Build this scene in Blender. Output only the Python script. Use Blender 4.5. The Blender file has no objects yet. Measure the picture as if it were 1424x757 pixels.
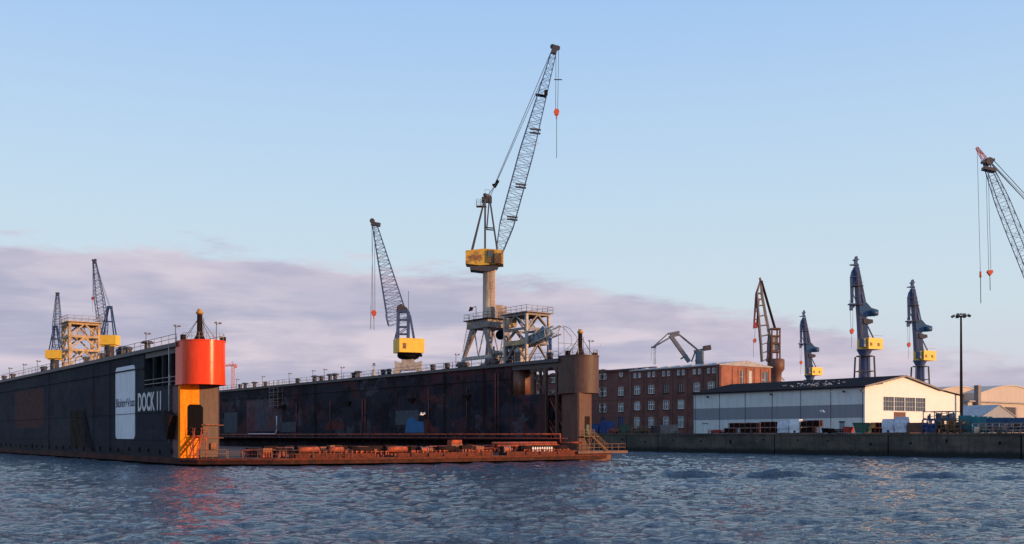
import bpy, math, random
import numpy as np
from mathutils import Vector, Matrix
R = random.Random(11)
F = 1400.0; HZ = 605.0; CX = 712.0; CH = 4.0          # focal length (px), horizon row, centre column, eye height
ROT = math.atan2(.6044, .7967)
V = Vector((.7967, .6044, 0)); U = Vector((-.6044, .7967, 0)); O = Vector((-43.2, 131.0, 0))
TOP = 16.1; DECK = 1.0; QZ = 4.3
SC = bpy.context.scene; COL = SC.collection

def L(a, b, z=0): return O + V*a + U*b + Vector((0, 0, z))
def bat(a, x):                                           # b on the line a=const met by sight line x
    t = (x-CX)/F; p = L(a, 0); return (p.x - t*p.y)/(.6044 + .7967*t)
def aat(b, x):
    t = (x-CX)/F; p = L(0, b); return (t*p.y - p.x)/(.7967 - .6044*t)
def zat(a, b, y): return CH + (HZ-y)/F*L(a, b).y
def ab(x, Y):
    p = Vector(((x-CX)/F*Y, Y, 0)) - O; return p.dot(V), p.dot(U)

# ------------------------------------------------------------------ materials
def newmat(name):
    m = bpy.data.materials.new(name); m.use_nodes = True
    return m, m.node_tree, m.node_tree.nodes['Principled BSDF']
def N(nt, t, **kw):
    n = nt.nodes.new(t)
    for k, v in kw.items(): setattr(n, k, v)
    return n
def paint(name, col, col2=None, amt=.5, rough=.55, scale=(1, 1, 1), ns=1.5, bump=.0, metal=0, dirt=.35, contrast=(.42, .62), coat=0, spec=.5):
    m, nt, b = newmat(name)
    tc = N(nt, 'ShaderNodeTexCoord'); mp = N(nt, 'ShaderNodeMapping'); mp.inputs['Scale'].default_value = scale
    nt.links.new(tc.outputs['Object'], mp.inputs[0])
    n1 = N(nt, 'ShaderNodeTexNoise'); n1.inputs['Scale'].default_value = ns; n1.inputs['Detail'].default_value = 8; n1.inputs['Roughness'].default_value = .65
    nt.links.new(mp.outputs[0], n1.inputs[0])
    cr = N(nt, 'ShaderNodeValToRGB'); e = cr.color_ramp.elements
    e[0].position, e[1].position = contrast
    c2 = col2 or tuple(c*.6 for c in col)
    e[0].color = (*col, 1); e[1].color = (*[col[i]*(1-amt)+c2[i]*amt for i in range(3)], 1)
    nt.links.new(n1.outputs['Fac'], cr.inputs[0])
    n2 = N(nt, 'ShaderNodeTexNoise'); n2.inputs['Scale'].default_value = ns*5.3; n2.inputs['Detail'].default_value = 6
    nt.links.new(mp.outputs[0], n2.inputs[0])
    mr = N(nt, 'ShaderNodeMapRange'); mr.inputs[3].default_value = 1-dirt; mr.inputs[4].default_value = 1+dirt; mr.inputs[1].default_value = .3; mr.inputs[2].default_value = .7
    nt.links.new(n2.outputs['Fac'], mr.inputs[0])
    mx = N(nt, 'ShaderNodeVectorMath', operation='SCALE'); nt.links.new(cr.outputs[0], mx.inputs[0]); nt.links.new(mr.outputs[0], mx.inputs['Scale'])
    nt.links.new(mx.outputs[0], b.inputs['Base Color'])
    b.inputs['Roughness'].default_value = rough; b.inputs['Metallic'].default_value = metal
    b.inputs['Coat Weight'].default_value = coat; b.inputs['Specular IOR Level'].default_value = spec
    if bump:
        bp = N(nt, 'ShaderNodeBump'); bp.inputs['Strength'].default_value = bump; bp.inputs['Distance'].default_value = .05
        nt.links.new(n1.outputs['Fac'], bp.inputs['Height']); nt.links.new(bp.outputs[0], b.inputs['Normal'])
    return m

def steel_wall(name, base, patches, seam=.75, streak=.4, rough=.5, rustamt=.62, spec=.5, rustc=(.10, .032, .02), grey=(.16, .17, .19)):
    """ship-plate wall in local coords: y along, z up. base colour, big noise patches, plate seams, vertical streaks, rust"""
    m, nt, b = newmat(name)
    tc = N(nt, 'ShaderNodeTexCoord')
    sx = N(nt, 'ShaderNodeSeparateXYZ'); nt.links.new(tc.outputs['Object'], sx.inputs[0])
    def noise(sc, scale, det=6, off=0):
        mp = N(nt, 'ShaderNodeMapping'); mp.inputs['Scale'].default_value = sc; mp.inputs['Location'].default_value = (off, off, off)
        nt.links.new(tc.outputs['Object'], mp.inputs[0])
        n = N(nt, 'ShaderNodeTexNoise'); n.inputs['Scale'].default_value = scale; n.inputs['Detail'].default_value = det; n.inputs['Roughness'].default_value = .6
        nt.links.new(mp.outputs[0], n.inputs[0]); return n.outputs['Fac']
    cur = N(nt, 'ShaderNodeRGB'); cur.outputs[0].default_value = (*base, 1); cur = cur.outputs[0]
    def mix(fac, c2, cur, mode='MIX'):
        mm = N(nt, 'ShaderNodeMix', data_type='RGBA', blend_type=mode)
        nt.links.new(fac, mm.inputs[0]); nt.links.new(cur, mm.inputs[6])
        if isinstance(c2, tuple): mm.inputs[7].default_value = (*c2, 1)
        else: nt.links.new(c2, mm.inputs[7])
        return mm.outputs[2]
    def ramp(fac, a, bb, hi=1.0):
        mr = N(nt, 'ShaderNodeMapRange'); mr.inputs[1].default_value = a; mr.inputs[2].default_value = bb; mr.inputs[4].default_value = hi
        nt.links.new(fac, mr.inputs[0]); return mr.outputs[0]
    for i, (c, sc, lo, hi, amt) in enumerate(patches):
        cur = mix(ramp(noise((1, sc, sc*1.4), 1.0, 5, 13*i+3), lo, hi, amt), c, cur)
    # vertical streaks
    st = ramp(noise((1, 1.1, .07), 2.0, 5, 41), .5, .75, streak)
    cur = mix(st, rustc, cur)
    st2 = ramp(noise((1, 1.7, .05), 2.0, 4, 77), .6, .78, .35)
    cur = mix(st2, grey, cur)
    # rust blotches
    cur = mix(ramp(noise((1, .5, .5), 2.2, 9, 5), rustamt, rustamt+.09, .8), rustc, cur)
    # plate seams (brick texture on y,z)
    cb = N(nt, 'ShaderNodeCombineXYZ'); nt.links.new(sx.outputs[1], cb.inputs[0]); nt.links.new(sx.outputs[2], cb.inputs[1])
    br = N(nt, 'ShaderNodeTexBrick'); br.inputs['Scale'].default_value = 1; br.inputs['Brick Width'].default_value = 7.5; br.inputs['Row Height'].default_value = 2.4
    br.inputs['Mortar Size'].default_value = .035; br.inputs['Color1'].default_value = (1, 1, 1, 1); br.inputs['Color2'].default_value = (.8, .8, .84, 1); br.inputs['Mortar'].default_value = (.6, .6, .6, 1)
    br.inputs['Bias'].default_value = 0
    nt.links.new(cb.outputs[0], br.inputs[0])
    v = N(nt, 'ShaderNodeValue'); v.outputs[0].default_value = seam
    cur = mix(v.outputs[0], br.outputs[0], cur, 'MULTIPLY')
    # wet dark lowest part
    lowz = N(nt, 'ShaderNodeMapRange'); lowz.inputs[1].default_value = 3.2; lowz.inputs[2].default_value = .6; lowz.inputs[4].default_value = .45
    nt.links.new(sx.outputs[2], lowz.inputs[0]); cur = mix(lowz.outputs[0], (.02, .016, .014), cur)
    nt.links.new(cur, b.inputs['Base Color'])
    b.inputs['Roughness'].default_value = rough; b.inputs['Specular IOR Level'].default_value = spec
    bp = N(nt, 'ShaderNodeBump'); bp.inputs['Strength'].default_value = .35; bp.inputs['Distance'].default_value = .06
    nt.links.new(noise((1, .45, .5), 1.3, 3, 9), bp.inputs['Height']); nt.links.new(bp.outputs[0], b.inputs['Normal'])
    return m

M = {}
M['hull_outer'] = steel_wall('hull_outer', (.024, .028, .040), [((.042, .045, .050), .05, .45, .55, .85), ((.048, .030, .034), .12, .55, .62, .6), ((.012, .014, .022), .3, .55, .6, .6)], streak=.3, rustamt=.68, spec=.07, rough=.75, rustc=(.05, .02, .016), grey=(.05, .055, .07))
M['hull_inner'] = steel_wall('hull_inner', (.026, .028, .040), [((.085, .030, .034), .09, .5, .56, .8), ((.085, .085, .10), .13, .56, .58, .7), ((.012, .013, .02), .2, .5, .54, .8), ((.08, .03, .028), .16, .60, .63, .6)], streak=.6, rustamt=.58, spec=.08, rough=.8)
M['pontoon'] = steel_wall('pontoon', (.12, .028, .018), [((.035, .014, .011), .3, .45, .55, .8), ((.13, .045, .025), .5, .55, .62, .7)], streak=.5, rustamt=.56, rough=.8, spec=.15)
M['deck_rust'] = paint('deck_rust', (.12, .045, .028), (.05, .03, .025), .8, .85, ns=.5)
M['bulwark'] = paint('bulwark', (.16, .04, .022), (.07, .022, .016), .9, .8, ns=2, bump=.3, spec=.15)
M['rust_column'] = paint('rust_column', (.125, .052, .032), (.085, .036, .026), .8, .7, (1, 1, .25), ns=1.1, bump=.3, dirt=.2)
M['rust_brown'] = paint('rust_brown', (.165, .060, .036), (.09, .036, .026), .8, .6, (1, 1, .25), ns=1.2, bump=.3, dirt=.25)
M['rust_tower'] = paint('rust_tower', (.095, .042, .028), (.055, .027, .021), .9, .6, (1, 1, .2), ns=1.5, bump=.3, dirt=.28)
M['red_drum'] = paint('red_drum', (.92, .060, .008), (.74, .042, .010), .6, .2, (1, 1, .15), ns=1.0, bump=.5, dirt=.12, spec=.28)
M['orange_glare_plate'] = paint('orange_glare_plate', (1, .29, .008), (.95, .16, .008), .85, .5, (1, 1, .5), ns=.9, bump=.3, dirt=.15, spec=.05)  # orange paint with the low sun's glare put into the base colour
M['dark_red'] = paint('dark_red', (.12, .03, .035), (.07, .025, .03), .8, .6, ns=.7)
M['rust_orange'] = paint('rust_orange', (.46, .085, .028), (.13, .03, .018), .95, .85, ns=1.3, bump=.3, dirt=.3)
M['rust_red'] = paint('rust_red', (.28, .06, .04), (.12, .035, .03), .9, .75, ns=1.3)
M['rust_dark'] = paint('rust_dark', (.03, .016, .014), (.018, .012, .012), .8, .85, ns=1.6, spec=.08)
M['timber'] = paint('timber', (.30, .10, .045), (.16, .055, .03), .8, .8, ns=2)
M['black'] = paint('black', (.008, .008, .010), None, .4, .9, spec=.05)
M['dark_steel'] = paint('dark_steel', (.045, .045, .055), (.09, .05, .035), .6, .55, ns=1)
M['crane_navy'] = paint('crane_navy', (.055, .085, .19), (.05, .06, .12), .5, .5, ns=1)
M['crane_blue'] = paint('crane_blue', (.022, .05, .15), (.02, .05, .10), .6, .5, ns=.6)
M['crane_teal'] = paint('crane_teal', (.018, .075, .17), (.018, .05, .10), .6, .5, ns=.6)
M['yellow'] = paint('yellow', (.83, .50, .03), (.72, .38, .03), .6, .5, ns=.8, dirt=.1)
M['yellow_dull'] = paint('yellow_dull', (.17, .09, .028), (.10, .04, .022), .9, .6, ns=.9)
M['yellow_worn'] = paint('yellow_worn', (.66, .38, .04), (.26, .11, .04), 1, .6, ns=.7, contrast=(.48, .62), dirt=.2)
M['niche_brown'] = paint('niche_brown', (.045, .034, .026), (.02, .015, .014), 1, .9, ns=.5, spec=.05)
M['cream'] = paint('cream', (.60, .46, .33), (.36, .22, .14), .8, .6, (1, 1, .3), ns=.8, dirt=.15)
M['grey_steel'] = paint('grey_steel', (.21, .20, .20), (.20, .11, .08), .8, .6, ns=1, dirt=.3)
M['slate'] = paint('slate', (.15, .16, .19), None, .4, .6, ns=.6)
M['pale_steel'] = paint('pale_steel', (.45, .42, .39), (.25, .16, .12), .7, .6, ns=1.3, dirt=.2)
M['trestle_yellow'] = paint('trestle_yellow', (.50, .34, .17), (.26, .17, .11), .9, .6, ns=1.1, dirt=.25)
M['net_blue'] = paint('net_blue', (.10, .19, .27), (.22, .26, .27), .9, .8, ns=1.5, bump=.6)
M['hook_red'] = paint('hook_red', (.75, .10, .03), None, .4, .5)
M['rope'] = paint('rope', (.06, .055, .06), None, .3, .7)
M['white'] = paint('white', (.78, .78, .78), (.6, .6, .62), .6, .6, ns=.7, dirt=.06)
M['sign_white'] = paint('sign_white', (.68, .69, .72), (.55, .56, .6), .8, .5, (1, 1, .3), ns=.6, dirt=.06)
M['letter_white'] = paint('letter_white', (.62, .58, .55), (.5, .46, .44), .7, .6, ns=2)
M['letter_dark'] = paint('letter_dark', (.02, .022, .05), None, .3, .6)
M['patch_grey'] = paint('patch_grey', (.095, .095, .11), (.07, .07, .082), .8, .85, spec=.06, ns=.8, dirt=.15)
M['patch_blue'] = paint('patch_blue', (.01, .12, .30), (.01, .09, .22), .6, .6, ns=.8, dirt=.12)
M['patch_red'] = paint('patch_red', (.125, .04, .036), (.08, .034, .034), .9, .85, spec=.06, ns=.6)
M['patch_faded'] = paint('patch_faded', (.11, .052, .046), (.07, .042, .042), .9, .85, ns=.6, spec=.04)
M['patch_gradient'] = paint('patch_gradient', (.14, .055, .058), (.085, .08, .098), 1, .85, (.2, .16, .1), ns=1.0, spec=.06)
M['concrete'] = None
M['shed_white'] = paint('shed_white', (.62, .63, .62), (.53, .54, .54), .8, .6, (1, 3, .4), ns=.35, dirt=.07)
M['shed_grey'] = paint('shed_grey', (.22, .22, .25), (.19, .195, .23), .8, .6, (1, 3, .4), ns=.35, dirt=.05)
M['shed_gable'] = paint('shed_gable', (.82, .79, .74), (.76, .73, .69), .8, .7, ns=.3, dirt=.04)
M['roof_dark'] = paint('roof_dark', (.017, .016, .022), (.026, .023, .026), .8, .95, ns=.5, spec=.03)
M['roof_pale'] = paint('roof_pale', (.36, .34, .35), (.28, .27, .28), .8, .7, ns=.5)
M['frame_white'] = paint('frame_white', (.72, .72, .70), None, .2, .6)
M['green'] = paint('green', (.05, .11, .075), None, .5, .7)
M['blue_paint'] = paint('blue_paint', (.02, .06, .22), (.02, .04, .12), .7, .6)
M['teal_paint'] = paint('teal_paint', (.03, .20, .24), (.03, .12, .16), .6, .6, (1, 6, 1), ns=.6)
M['red_paint'] = paint('red_paint', (.45, .04, .03), None, .5, .6)
M['tarp'] = paint('tarp', (.62, .62, .70), (.42, .42, .5), .8, .5, ns=1.2, bump=.8)
M['salmon'] = paint('salmon', (.50, .42, .36), (.44, .37, .32), .8, .7, (2, 1, .4), ns=.3, dirt=.05)
M['brown_plinth'] = paint('brown_plinth', (.16, .07, .05), None, .4, .8)
M['tent'] = paint('tent', (.27, .28, .31), (.22, .23, .26), .7, .6, ns=.4, dirt=.06)
M['gull'] = paint('gull', (.75, .75, .77), None, .2, .6)
M['gull_grey'] = paint('gull_grey', (.35, .36, .4), None, .2, .6)
M['lamp_glass'] = paint('lamp_glass', (.5, .48, .42), None, .2, .15)
M['pink_crane'] = paint('pink_crane', (.70, .26, .26), None, .3, .6)  # red paled to pink, haze over the far crane put into the colour
M['lichen'] = paint('lichen', (.50, .26, .06), None, .4, .6)

def mat_glass():
    m, nt, b = newmat('window_glass')
    b.inputs['Base Color'].default_value = (.03, .035, .045, 1); b.inputs['Roughness'].default_value = .12
    b.inputs['Specular IOR Level'].default_value = .9
    tc = N(nt, 'ShaderNodeTexCoord'); n = N(nt, 'ShaderNodeTexNoise'); n.inputs['Scale'].default_value = .8
    nt.links.new(tc.outputs['Object'], n.inputs[0]); bp = N(nt, 'ShaderNodeBump'); bp.inputs['Strength'].default_value = .2; bp.inputs['Distance'].default_value = .1
    nt.links.new(n.outputs[0], bp.inputs['Height']); nt.links.new(bp.outputs[0], b.inputs['Normal'])
    cr = N(nt, 'ShaderNodeValToRGB'); cr.color_ramp.elements[0].color = (.02, .025, .035, 1); cr.color_ramp.elements[1].color = (.10, .11, .12, 1)
    nt.links.new(n.outputs[0], cr.inputs[0]); nt.links.new(cr.outputs[0], b.inputs['Base Color'])
    return m
M['glass'] = mat_glass()

M['blind'] = paint('blind', (.34, .34, .33), (.2, .2, .2), .8, .4, (1, 1, 3), ns=.5)
M['glass_warm'] = paint('glass_warm', (.10, .09, .08), (.05, .05, .06), .8, .1, ns=.5, spec=.8)
def mat_brick(name, c1, c2, mort):
    m, nt, b = newmat(name)
    tc = N(nt, 'ShaderNodeTexCoord'); sx = N(nt, 'ShaderNodeSeparateXYZ'); nt.links.new(tc.outputs['Object'], sx.inputs[0])
    ad = N(nt, 'ShaderNodeMath', operation='ADD'); nt.links.new(sx.outputs[0], ad.inputs[0]); nt.links.new(sx.outputs[1], ad.inputs[1])
    cb = N(nt, 'ShaderNodeCombineXYZ'); nt.links.new(ad.outputs[0], cb.inputs[0]); nt.links.new(sx.outputs[2], cb.inputs[1])
    br = N(nt, 'ShaderNodeTexBrick'); br.inputs['Scale'].default_value = 1; br.inputs['Brick Width'].default_value = .5; br.inputs['Row Height'].default_value = .16
    br.inputs['Mortar Size'].default_value = .012; br.inputs['Color1'].default_value = (*c1, 1); br.inputs['Color2'].default_value = (*c2, 1); br.inputs['Mortar'].default_value = (*mort, 1)
    nt.links.new(cb.outputs[0], br.inputs[0])
    n = N(nt, 'ShaderNodeTexNoise'); n.inputs['Scale'].default_value = .35; n.inputs['Detail'].default_value = 8; nt.links.new(tc.outputs['Object'], n.inputs[0])
    mr = N(nt, 'ShaderNodeMapRange'); mr.inputs[1].default_value = .3; mr.inputs[2].default_value = .7; mr.inputs[3].default_value = .65; mr.inputs[4].default_value = 1.3
    nt.links.new(n.outputs[0], mr.inputs[0])
    s = N(nt, 'ShaderNodeVectorMath', operation='SCALE'); nt.links.new(br.outputs[0], s.inputs[0]); nt.links.new(mr.outputs[0], s.inputs['Scale'])
    nt.links.new(s.outputs[0], b.inputs['Base Color']); b.inputs['Roughness'].default_value = .85
    return m
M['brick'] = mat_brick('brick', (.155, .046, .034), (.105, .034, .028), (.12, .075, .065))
M['brick_sunlit'] = mat_brick('brick_sunlit', (.34, .11, .062), (.27, .085, .052), (.3, .16, .12))  # same brick in a lighter tone, sunlight painted into the end wall

def mat_concrete():
    m, nt, b = newmat('quay_concrete')
    tc = N(nt, 'ShaderNodeTexCoord'); sx = N(nt, 'ShaderNodeSeparateXYZ'); nt.links.new(tc.outputs['Object'], sx.inputs[0])
    def noise(sc, scale, det):
        mp = N(nt, 'ShaderNodeMapping'); mp.inputs['Scale'].default_value = sc; nt.links.new(tc.outputs['Object'], mp.inputs[0])
        n = N(nt, 'ShaderNodeTexNoise'); n.inputs['Scale'].default_value = scale; n.inputs['Detail'].default_value = det; n.inputs['Roughness'].default_value = .65
        nt.links.new(mp.outputs[0], n.inputs[0]); return n.outputs['Fac']
    def mix(f, a, bb):
        mm = N(nt, 'ShaderNodeMix', data_type='RGBA'); nt.links.new(f, mm.inputs[0])
        for s, c in ((6, a), (7, bb)):
            if isinstance(c, tuple): mm.inputs[s].default_value = (*c, 1)
            else: nt.links.new(c, mm.inputs[s])
        return mm.outputs[2]
    def ramp(f, a, bb, hi=1):
        mr = N(nt, 'ShaderNodeMapRange'); mr.inputs[1].default_value = a; mr.inputs[2].default_value = bb; mr.inputs[4].default_value = hi; nt.links.new(f, mr.inputs[0]); return mr.outputs[0]
    c = mix(ramp(noise((1, .12, .3), 1.2, 8), .35, .65), (.135, .105, .075), (.05, .04, .032))
    c = mix(ramp(noise((1, 1.3, .12), 1.6, 6), .48, .7, .75), c, (.035, .028, .024))
    c = mix(ramp(noise((1, .8, 1.0), 1.5, 9), .62, .72, .8), c, (.32, .30, .26))
    h = N(nt, 'ShaderNodeMath', operation='ADD'); nt.links.new(sx.outputs[2], h.inputs[0])
    hm = N(nt, 'ShaderNodeMath', operation='MULTIPLY'); nt.links.new(noise((1, .5, .2), 1.5, 6), hm.inputs[0]); hm.inputs[1].default_value = -1.3
    nt.links.new(hm.outputs[0], h.inputs[1])
    c = mix(ramp(h.outputs[0], .75, .1), c, (.010, .012, .009))
    nt.links.new(c, b.inputs['Base Color']); b.inputs['Roughness'].default_value = .85
    bp = N(nt, 'ShaderNodeBump'); bp.inputs['Strength'].default_value = .5; bp.inputs['Distance'].default_value = .1
    nt.links.new(noise((1, 1, 1), 1.5, 9), bp.inputs['Height']); nt.links.new(bp.outputs[0], b.inputs['Normal'])
    return m
M['concrete'] = mat_concrete()

def mat_water():
    m, nt, b = newmat('river_water')
    b.inputs['Base Color'].default_value = (.022, .045, .080, 1); b.inputs['Roughness'].default_value = .045; b.inputs['IOR'].default_value = 1.333
    tc = N(nt, 'ShaderNodeTexCoord')
    def noise(sc, scale, det, rot=0):
        mp = N(nt, 'ShaderNodeMapping'); mp.inputs['Scale'].default_value = sc; mp.inputs['Rotation'].default_value = (0, 0, rot); nt.links.new(tc.outputs['Object'], mp.inputs[0])
        n = N(nt, 'ShaderNodeTexNoise'); n.inputs['Scale'].default_value = scale; n.inputs['Detail'].default_value = det; n.inputs['Roughness'].default_value = .6
        nt.links.new(mp.outputs[0], n.inputs[0]); return n.outputs['Fac']
    a = noise((.9, 1.2, 1), .9, 3, .25); c = noise((.8, 1.3, 1), 2.9, 5, -.3)
    s = N(nt, 'ShaderNodeMath', operation='MULTIPLY_ADD'); nt.links.new(a, s.inputs[0]); s.inputs[1].default_value = 1.6; 
    s2 = N(nt, 'ShaderNodeMath', operation='MULTIPLY'); nt.links.new(c, s2.inputs[0]); s2.inputs[1].default_value = 1.0
    nt.links.new(s2.outputs[0], s.inputs[2])
    bp = N(nt, 'ShaderNodeBump'); bp.inputs['Strength'].default_value = 1; bp.inputs['Distance'].default_value = .40
    pz = N(nt, 'ShaderNodeMapRange'); pz.inputs[1].default_value = .35; pz.inputs[2].default_value = .65; pz.inputs[3].default_value = .55; pz.inputs[4].default_value = 1.1
    nt.links.new(noise((.25, 1, 1), .07, 4, .1), pz.inputs[0]); nt.links.new(pz.outputs[0], bp.inputs['Strength'])
    nt.links.new(s.outputs[0], bp.inputs['Height']); nt.links.new(bp.outputs[0], b.inputs['Normal'])
    return m
M['water'] = mat_water()
M['ground'] = paint('ground', (.10, .095, .085), (.07, .065, .06), .7, .9, ns=.15)

# ------------------------------------------------------------------ mesh builder
class MB:
    def __init__(s): s.v = []; s.f = []; s.sm = []
    def add(s, vs, fs, smooth=False, mat=None):
        o = len(s.v); s.v += [tuple(mat @ Vector(v)) if mat else tuple(v) for v in vs]
        s.f += [tuple(i+o for i in f) for f in fs]; s.sm += [smooth]*len(fs); return s
    def box(s, x0, x1, y0, y1, z0, z1, mat=None):
        vs = [(x, y, z) for z in (z0, z1) for y in (y0, y1) for x in (x0, x1)]
        return s.add(vs, [(0, 2, 3, 1), (4, 5, 7, 6), (0, 1, 5, 4), (2, 6, 7, 3), (0, 4, 6, 2), (1, 3, 7, 5)], False, mat)
    def cbox(s, c, d, mat=None):
        return s.box(c[0]-d[0]/2, c[0]+d[0]/2, c[1]-d[1]/2, c[1]+d[1]/2, c[2]-d[2]/2, c[2]+d[2]/2, mat)
    def bar(s, p, q, w, h=None):
        p = Vector(p); q = Vector(q); d = q-p; ln = d.length
        if ln < 1e-5: return s
        d.normalize(); up = Vector((0, 0, 1)) if abs(d.z) < .95 else Vector((0, 1, 0))
        a = d.cross(up).normalized()*(w/2); b = a.cross(d).normalized()*((h or w)/2)
        vs = [p-a-b, p+a-b, p+a+b, p-a+b, q-a-b, q+a-b, q+a+b, q-a+b]
        return s.add(vs, [(0, 1, 2, 3), (7, 6, 5, 4), (0, 4, 5, 1), (1, 5, 6, 2), (2, 6, 7, 3), (3, 7, 4, 0)])
    def tube(s, p, q, r, r2=None, n=10):
        p = Vector(p); q = Vector(q); d = (q-p).normalized(); r2 = r if r2 is None else r2
        up = Vector((0, 0, 1)) if abs(d.z) < .95 else Vector((0, 1, 0)); a = d.cross(up).normalized(); b = a.cross(d)
        vs = []
        for c, rr in ((p, r), (q, r2)):
            for i in range(n):
                t = 2*math.pi*i/n; vs.append(c + a*math.cos(t)*rr + b*math.sin(t)*rr)
        s.add(vs, [(i, i+n, (i+1) % n+n, (i+1) % n) for i in range(n)], True)
        o = len(s.v)-2*n; s.f += [tuple(range(o, o+n)), tuple(reversed(range(o+n, o+2*n)))]; s.sm += [False, False]; return s
    def path(s, pts, r, n=8):
        for a, b in zip(pts, pts[1:]): s.tube(a, b, r, n=n)
        return s
    def lathe(s, c, prof, n=24):
        vs = []; c = Vector(c)
        for r, z in prof:
            for i in range(n):
                t = 2*math.pi*i/n; vs.append(c+Vector((math.cos(t)*r, math.sin(t)*r, z)))
        fs = [(k*n+i, k*n+(i+1) % n, (k+1)*n+(i+1) % n, (k+1)*n+i) for k in range(len(prof)-1) for i in range(n)]
        s.add(vs, fs, True)
        o = len(s.v)-len(vs); e = len(s.v); s.f += [tuple(reversed(range(o, o+n))), tuple(range(e-n, e))]; s.sm += [False, False]; return s
    def prism(s, poly, z0, z1, smooth=False):
        n = len(poly); vs = [(x, y, z0) for x, y in poly]+[(x, y, z1) for x, y in poly]
        s.add(vs, [(i, (i+1) % n, (i+1) % n+n, i+n) for i in range(n)], smooth)
        return s.add(vs, [tuple(reversed(range(n))), tuple(range(n, 2*n))])
    def prism_xz(s, poly, y0, y1, mat=None):
        n = len(poly); vs = [(x, y0, z) for x, z in poly]+[(x, y1, z) for x, z in poly]
        return s.add(vs, [(i, (i+1) % n, (i+1) % n+n, i+n) for i in range(n)]+[tuple(reversed(range(n))), tuple(range(n, 2*n))], False, mat)
    def prism_yz(s, poly, x0, x1):
        n = len(poly); vs = [(x0, y, z) for y, z in poly]+[(x1, y, z) for y, z in poly]
        return s.add(vs, [(i, (i+1) % n, (i+1) % n+n, i+n) for i in range(n)]+[tuple(reversed(range(n))), tuple(range(n, 2*n))])
    def truss(s, p0, p1, wf, hf, n, cr, lr, up=(0, 1, 0)):
        """four chord lattice boom from p0 to p1; wf(t), hf(t) = in-plane width and depth"""
        p0 = Vector(p0); p1 = Vector(p1); d = (p1-p0).normalized(); upv = Vector(up); a = d.cross(upv).normalized(); b = a.cross(d).normalized()
        ring = []
        for i in range(n+1):
            t = i/n; c = p0.lerp(p1, t); w, h = wf(t)/2, hf(t)/2
            ring.append([c-a*w-b*h, c+a*w-b*h, c+a*w+b*h, c-a*w+b*h])
        for i in range(n):
            for k in range(4):
                s.bar(ring[i][k], ring[i+1][k], cr)
                k2 = (k+1) % 4
                if i % 2 == k % 2: s.bar(ring[i][k], ring[i+1][k2], lr)
                else: s.bar(ring[i][k2], ring[i+1][k], lr)
                s.bar(ring[i][k], ring[i][k2], lr)
        return s
    def build_each(s, name, mat, parent=None):
        """one object per connected piece"""
        par = list(range(len(s.v)))
        def find(i):
            while par[i] != i: par[i] = par[par[i]]; i = par[i]
            return i
        for f in s.f:
            for j in f[1:]: par[find(j)] = find(f[0])
        grp = {}
        for k, f in enumerate(s.f): grp.setdefault(find(f[0]), []).append(k)
        o = None
        for ks in grp.values():
            m = MB(); mp = {}
            for k in ks:
                ff = []
                for i in s.f[k]:
                    if i not in mp: mp[i] = len(m.v); m.v.append(s.v[i])
                    ff.append(mp[i])
                m.f.append(tuple(ff)); m.sm.append(s.sm[k])
            o = m.build(name, mat, parent)
        return o
    def build(s, name, mat, parent=None, loc=(0, 0, 0), rz=0):
        me = bpy.data.meshes.new(name); me.from_pydata(s.v, [], s.f); me.update()
        me.polygons.foreach_set('use_smooth', s.sm)
        if isinstance(mat, str): mat = M[mat]
        me.materials.append(mat)
        import bmesh
        bm = bmesh.new(); bm.from_mesh(me)
        if len(me.vertices) < 60000: bmesh.ops.recalc_face_normals(bm, faces=bm.faces)
        bm.to_mesh(me); bm.free()
        o = bpy.data.objects.new(name, me); COL.objects.link(o); o.parent = parent; o.location = loc; o.rotation_euler.z = rz
        return o

def tag(o, label=None, cat=None, group=None, kind=None):
    if label: o['label'] = label
    if cat: o['category'] = cat
    if group: o['group'] = group
    if kind: o['kind'] = kind
    return o
def thing(name, label, cat, loc=(0, 0, 0), rz=0, group=None):
    o = bpy.data.objects.new(name, None); COL.objects.link(o); o.location = loc; o.rotation_euler.z = rz; o.empty_display_size = .5
    return tag(o, label, cat, group)
def kids(o): return [c for c in bpy.data.objects if c.parent == o]
def copy_tree(o, loc=None, rz=None, label=None, parent=None, scale=None):
    c = o.copy(); COL.objects.link(c); c.parent = parent
    if loc is not None: c.location = loc
    if rz is not None: c.rotation_euler.z = rz
    if label: c['label'] = label
    if scale: c.scale = (scale,)*3
    for ch in kids(o): copy_tree(ch, parent=c)
    return c
def text(name, s, mat, parent, loc, size_w, size_h, bold=0.0, extr=.01):
    """flat lettering standing up on a wall of local frame (reads along -y, seen from -x)"""
    cu = bpy.data.curves.new(name, 'FONT'); cu.body = s; cu.offset = bold; cu.extrude = extr
    ob = bpy.data.objects.new(name, cu); COL.objects.link(ob)
    dg = bpy.context.evaluated_depsgraph_get()
    me = bpy.data.meshes.new_from_object(ob.evaluated_get(dg)); bpy.data.objects.remove(ob)
    xs = [v.co.x for v in me.vertices]; ys = [v.co.y for v in me.vertices]
    kx = size_w/(max(xs)-min(xs)); ky = size_h/(max(ys)-min(ys)); x0, y0 = min(xs), min(ys)
    for v in me.vertices:
        x, y, z = v.co; v.co = Vector((-z, -(x-x0)*kx, (y-y0)*ky))
    me.materials.clear(); me.materials.append(M[mat]); me.name = name
    o = bpy.data.objects.new(name, me); COL.objects.link(o); o.parent = parent; o.location = loc
    return o

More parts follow.
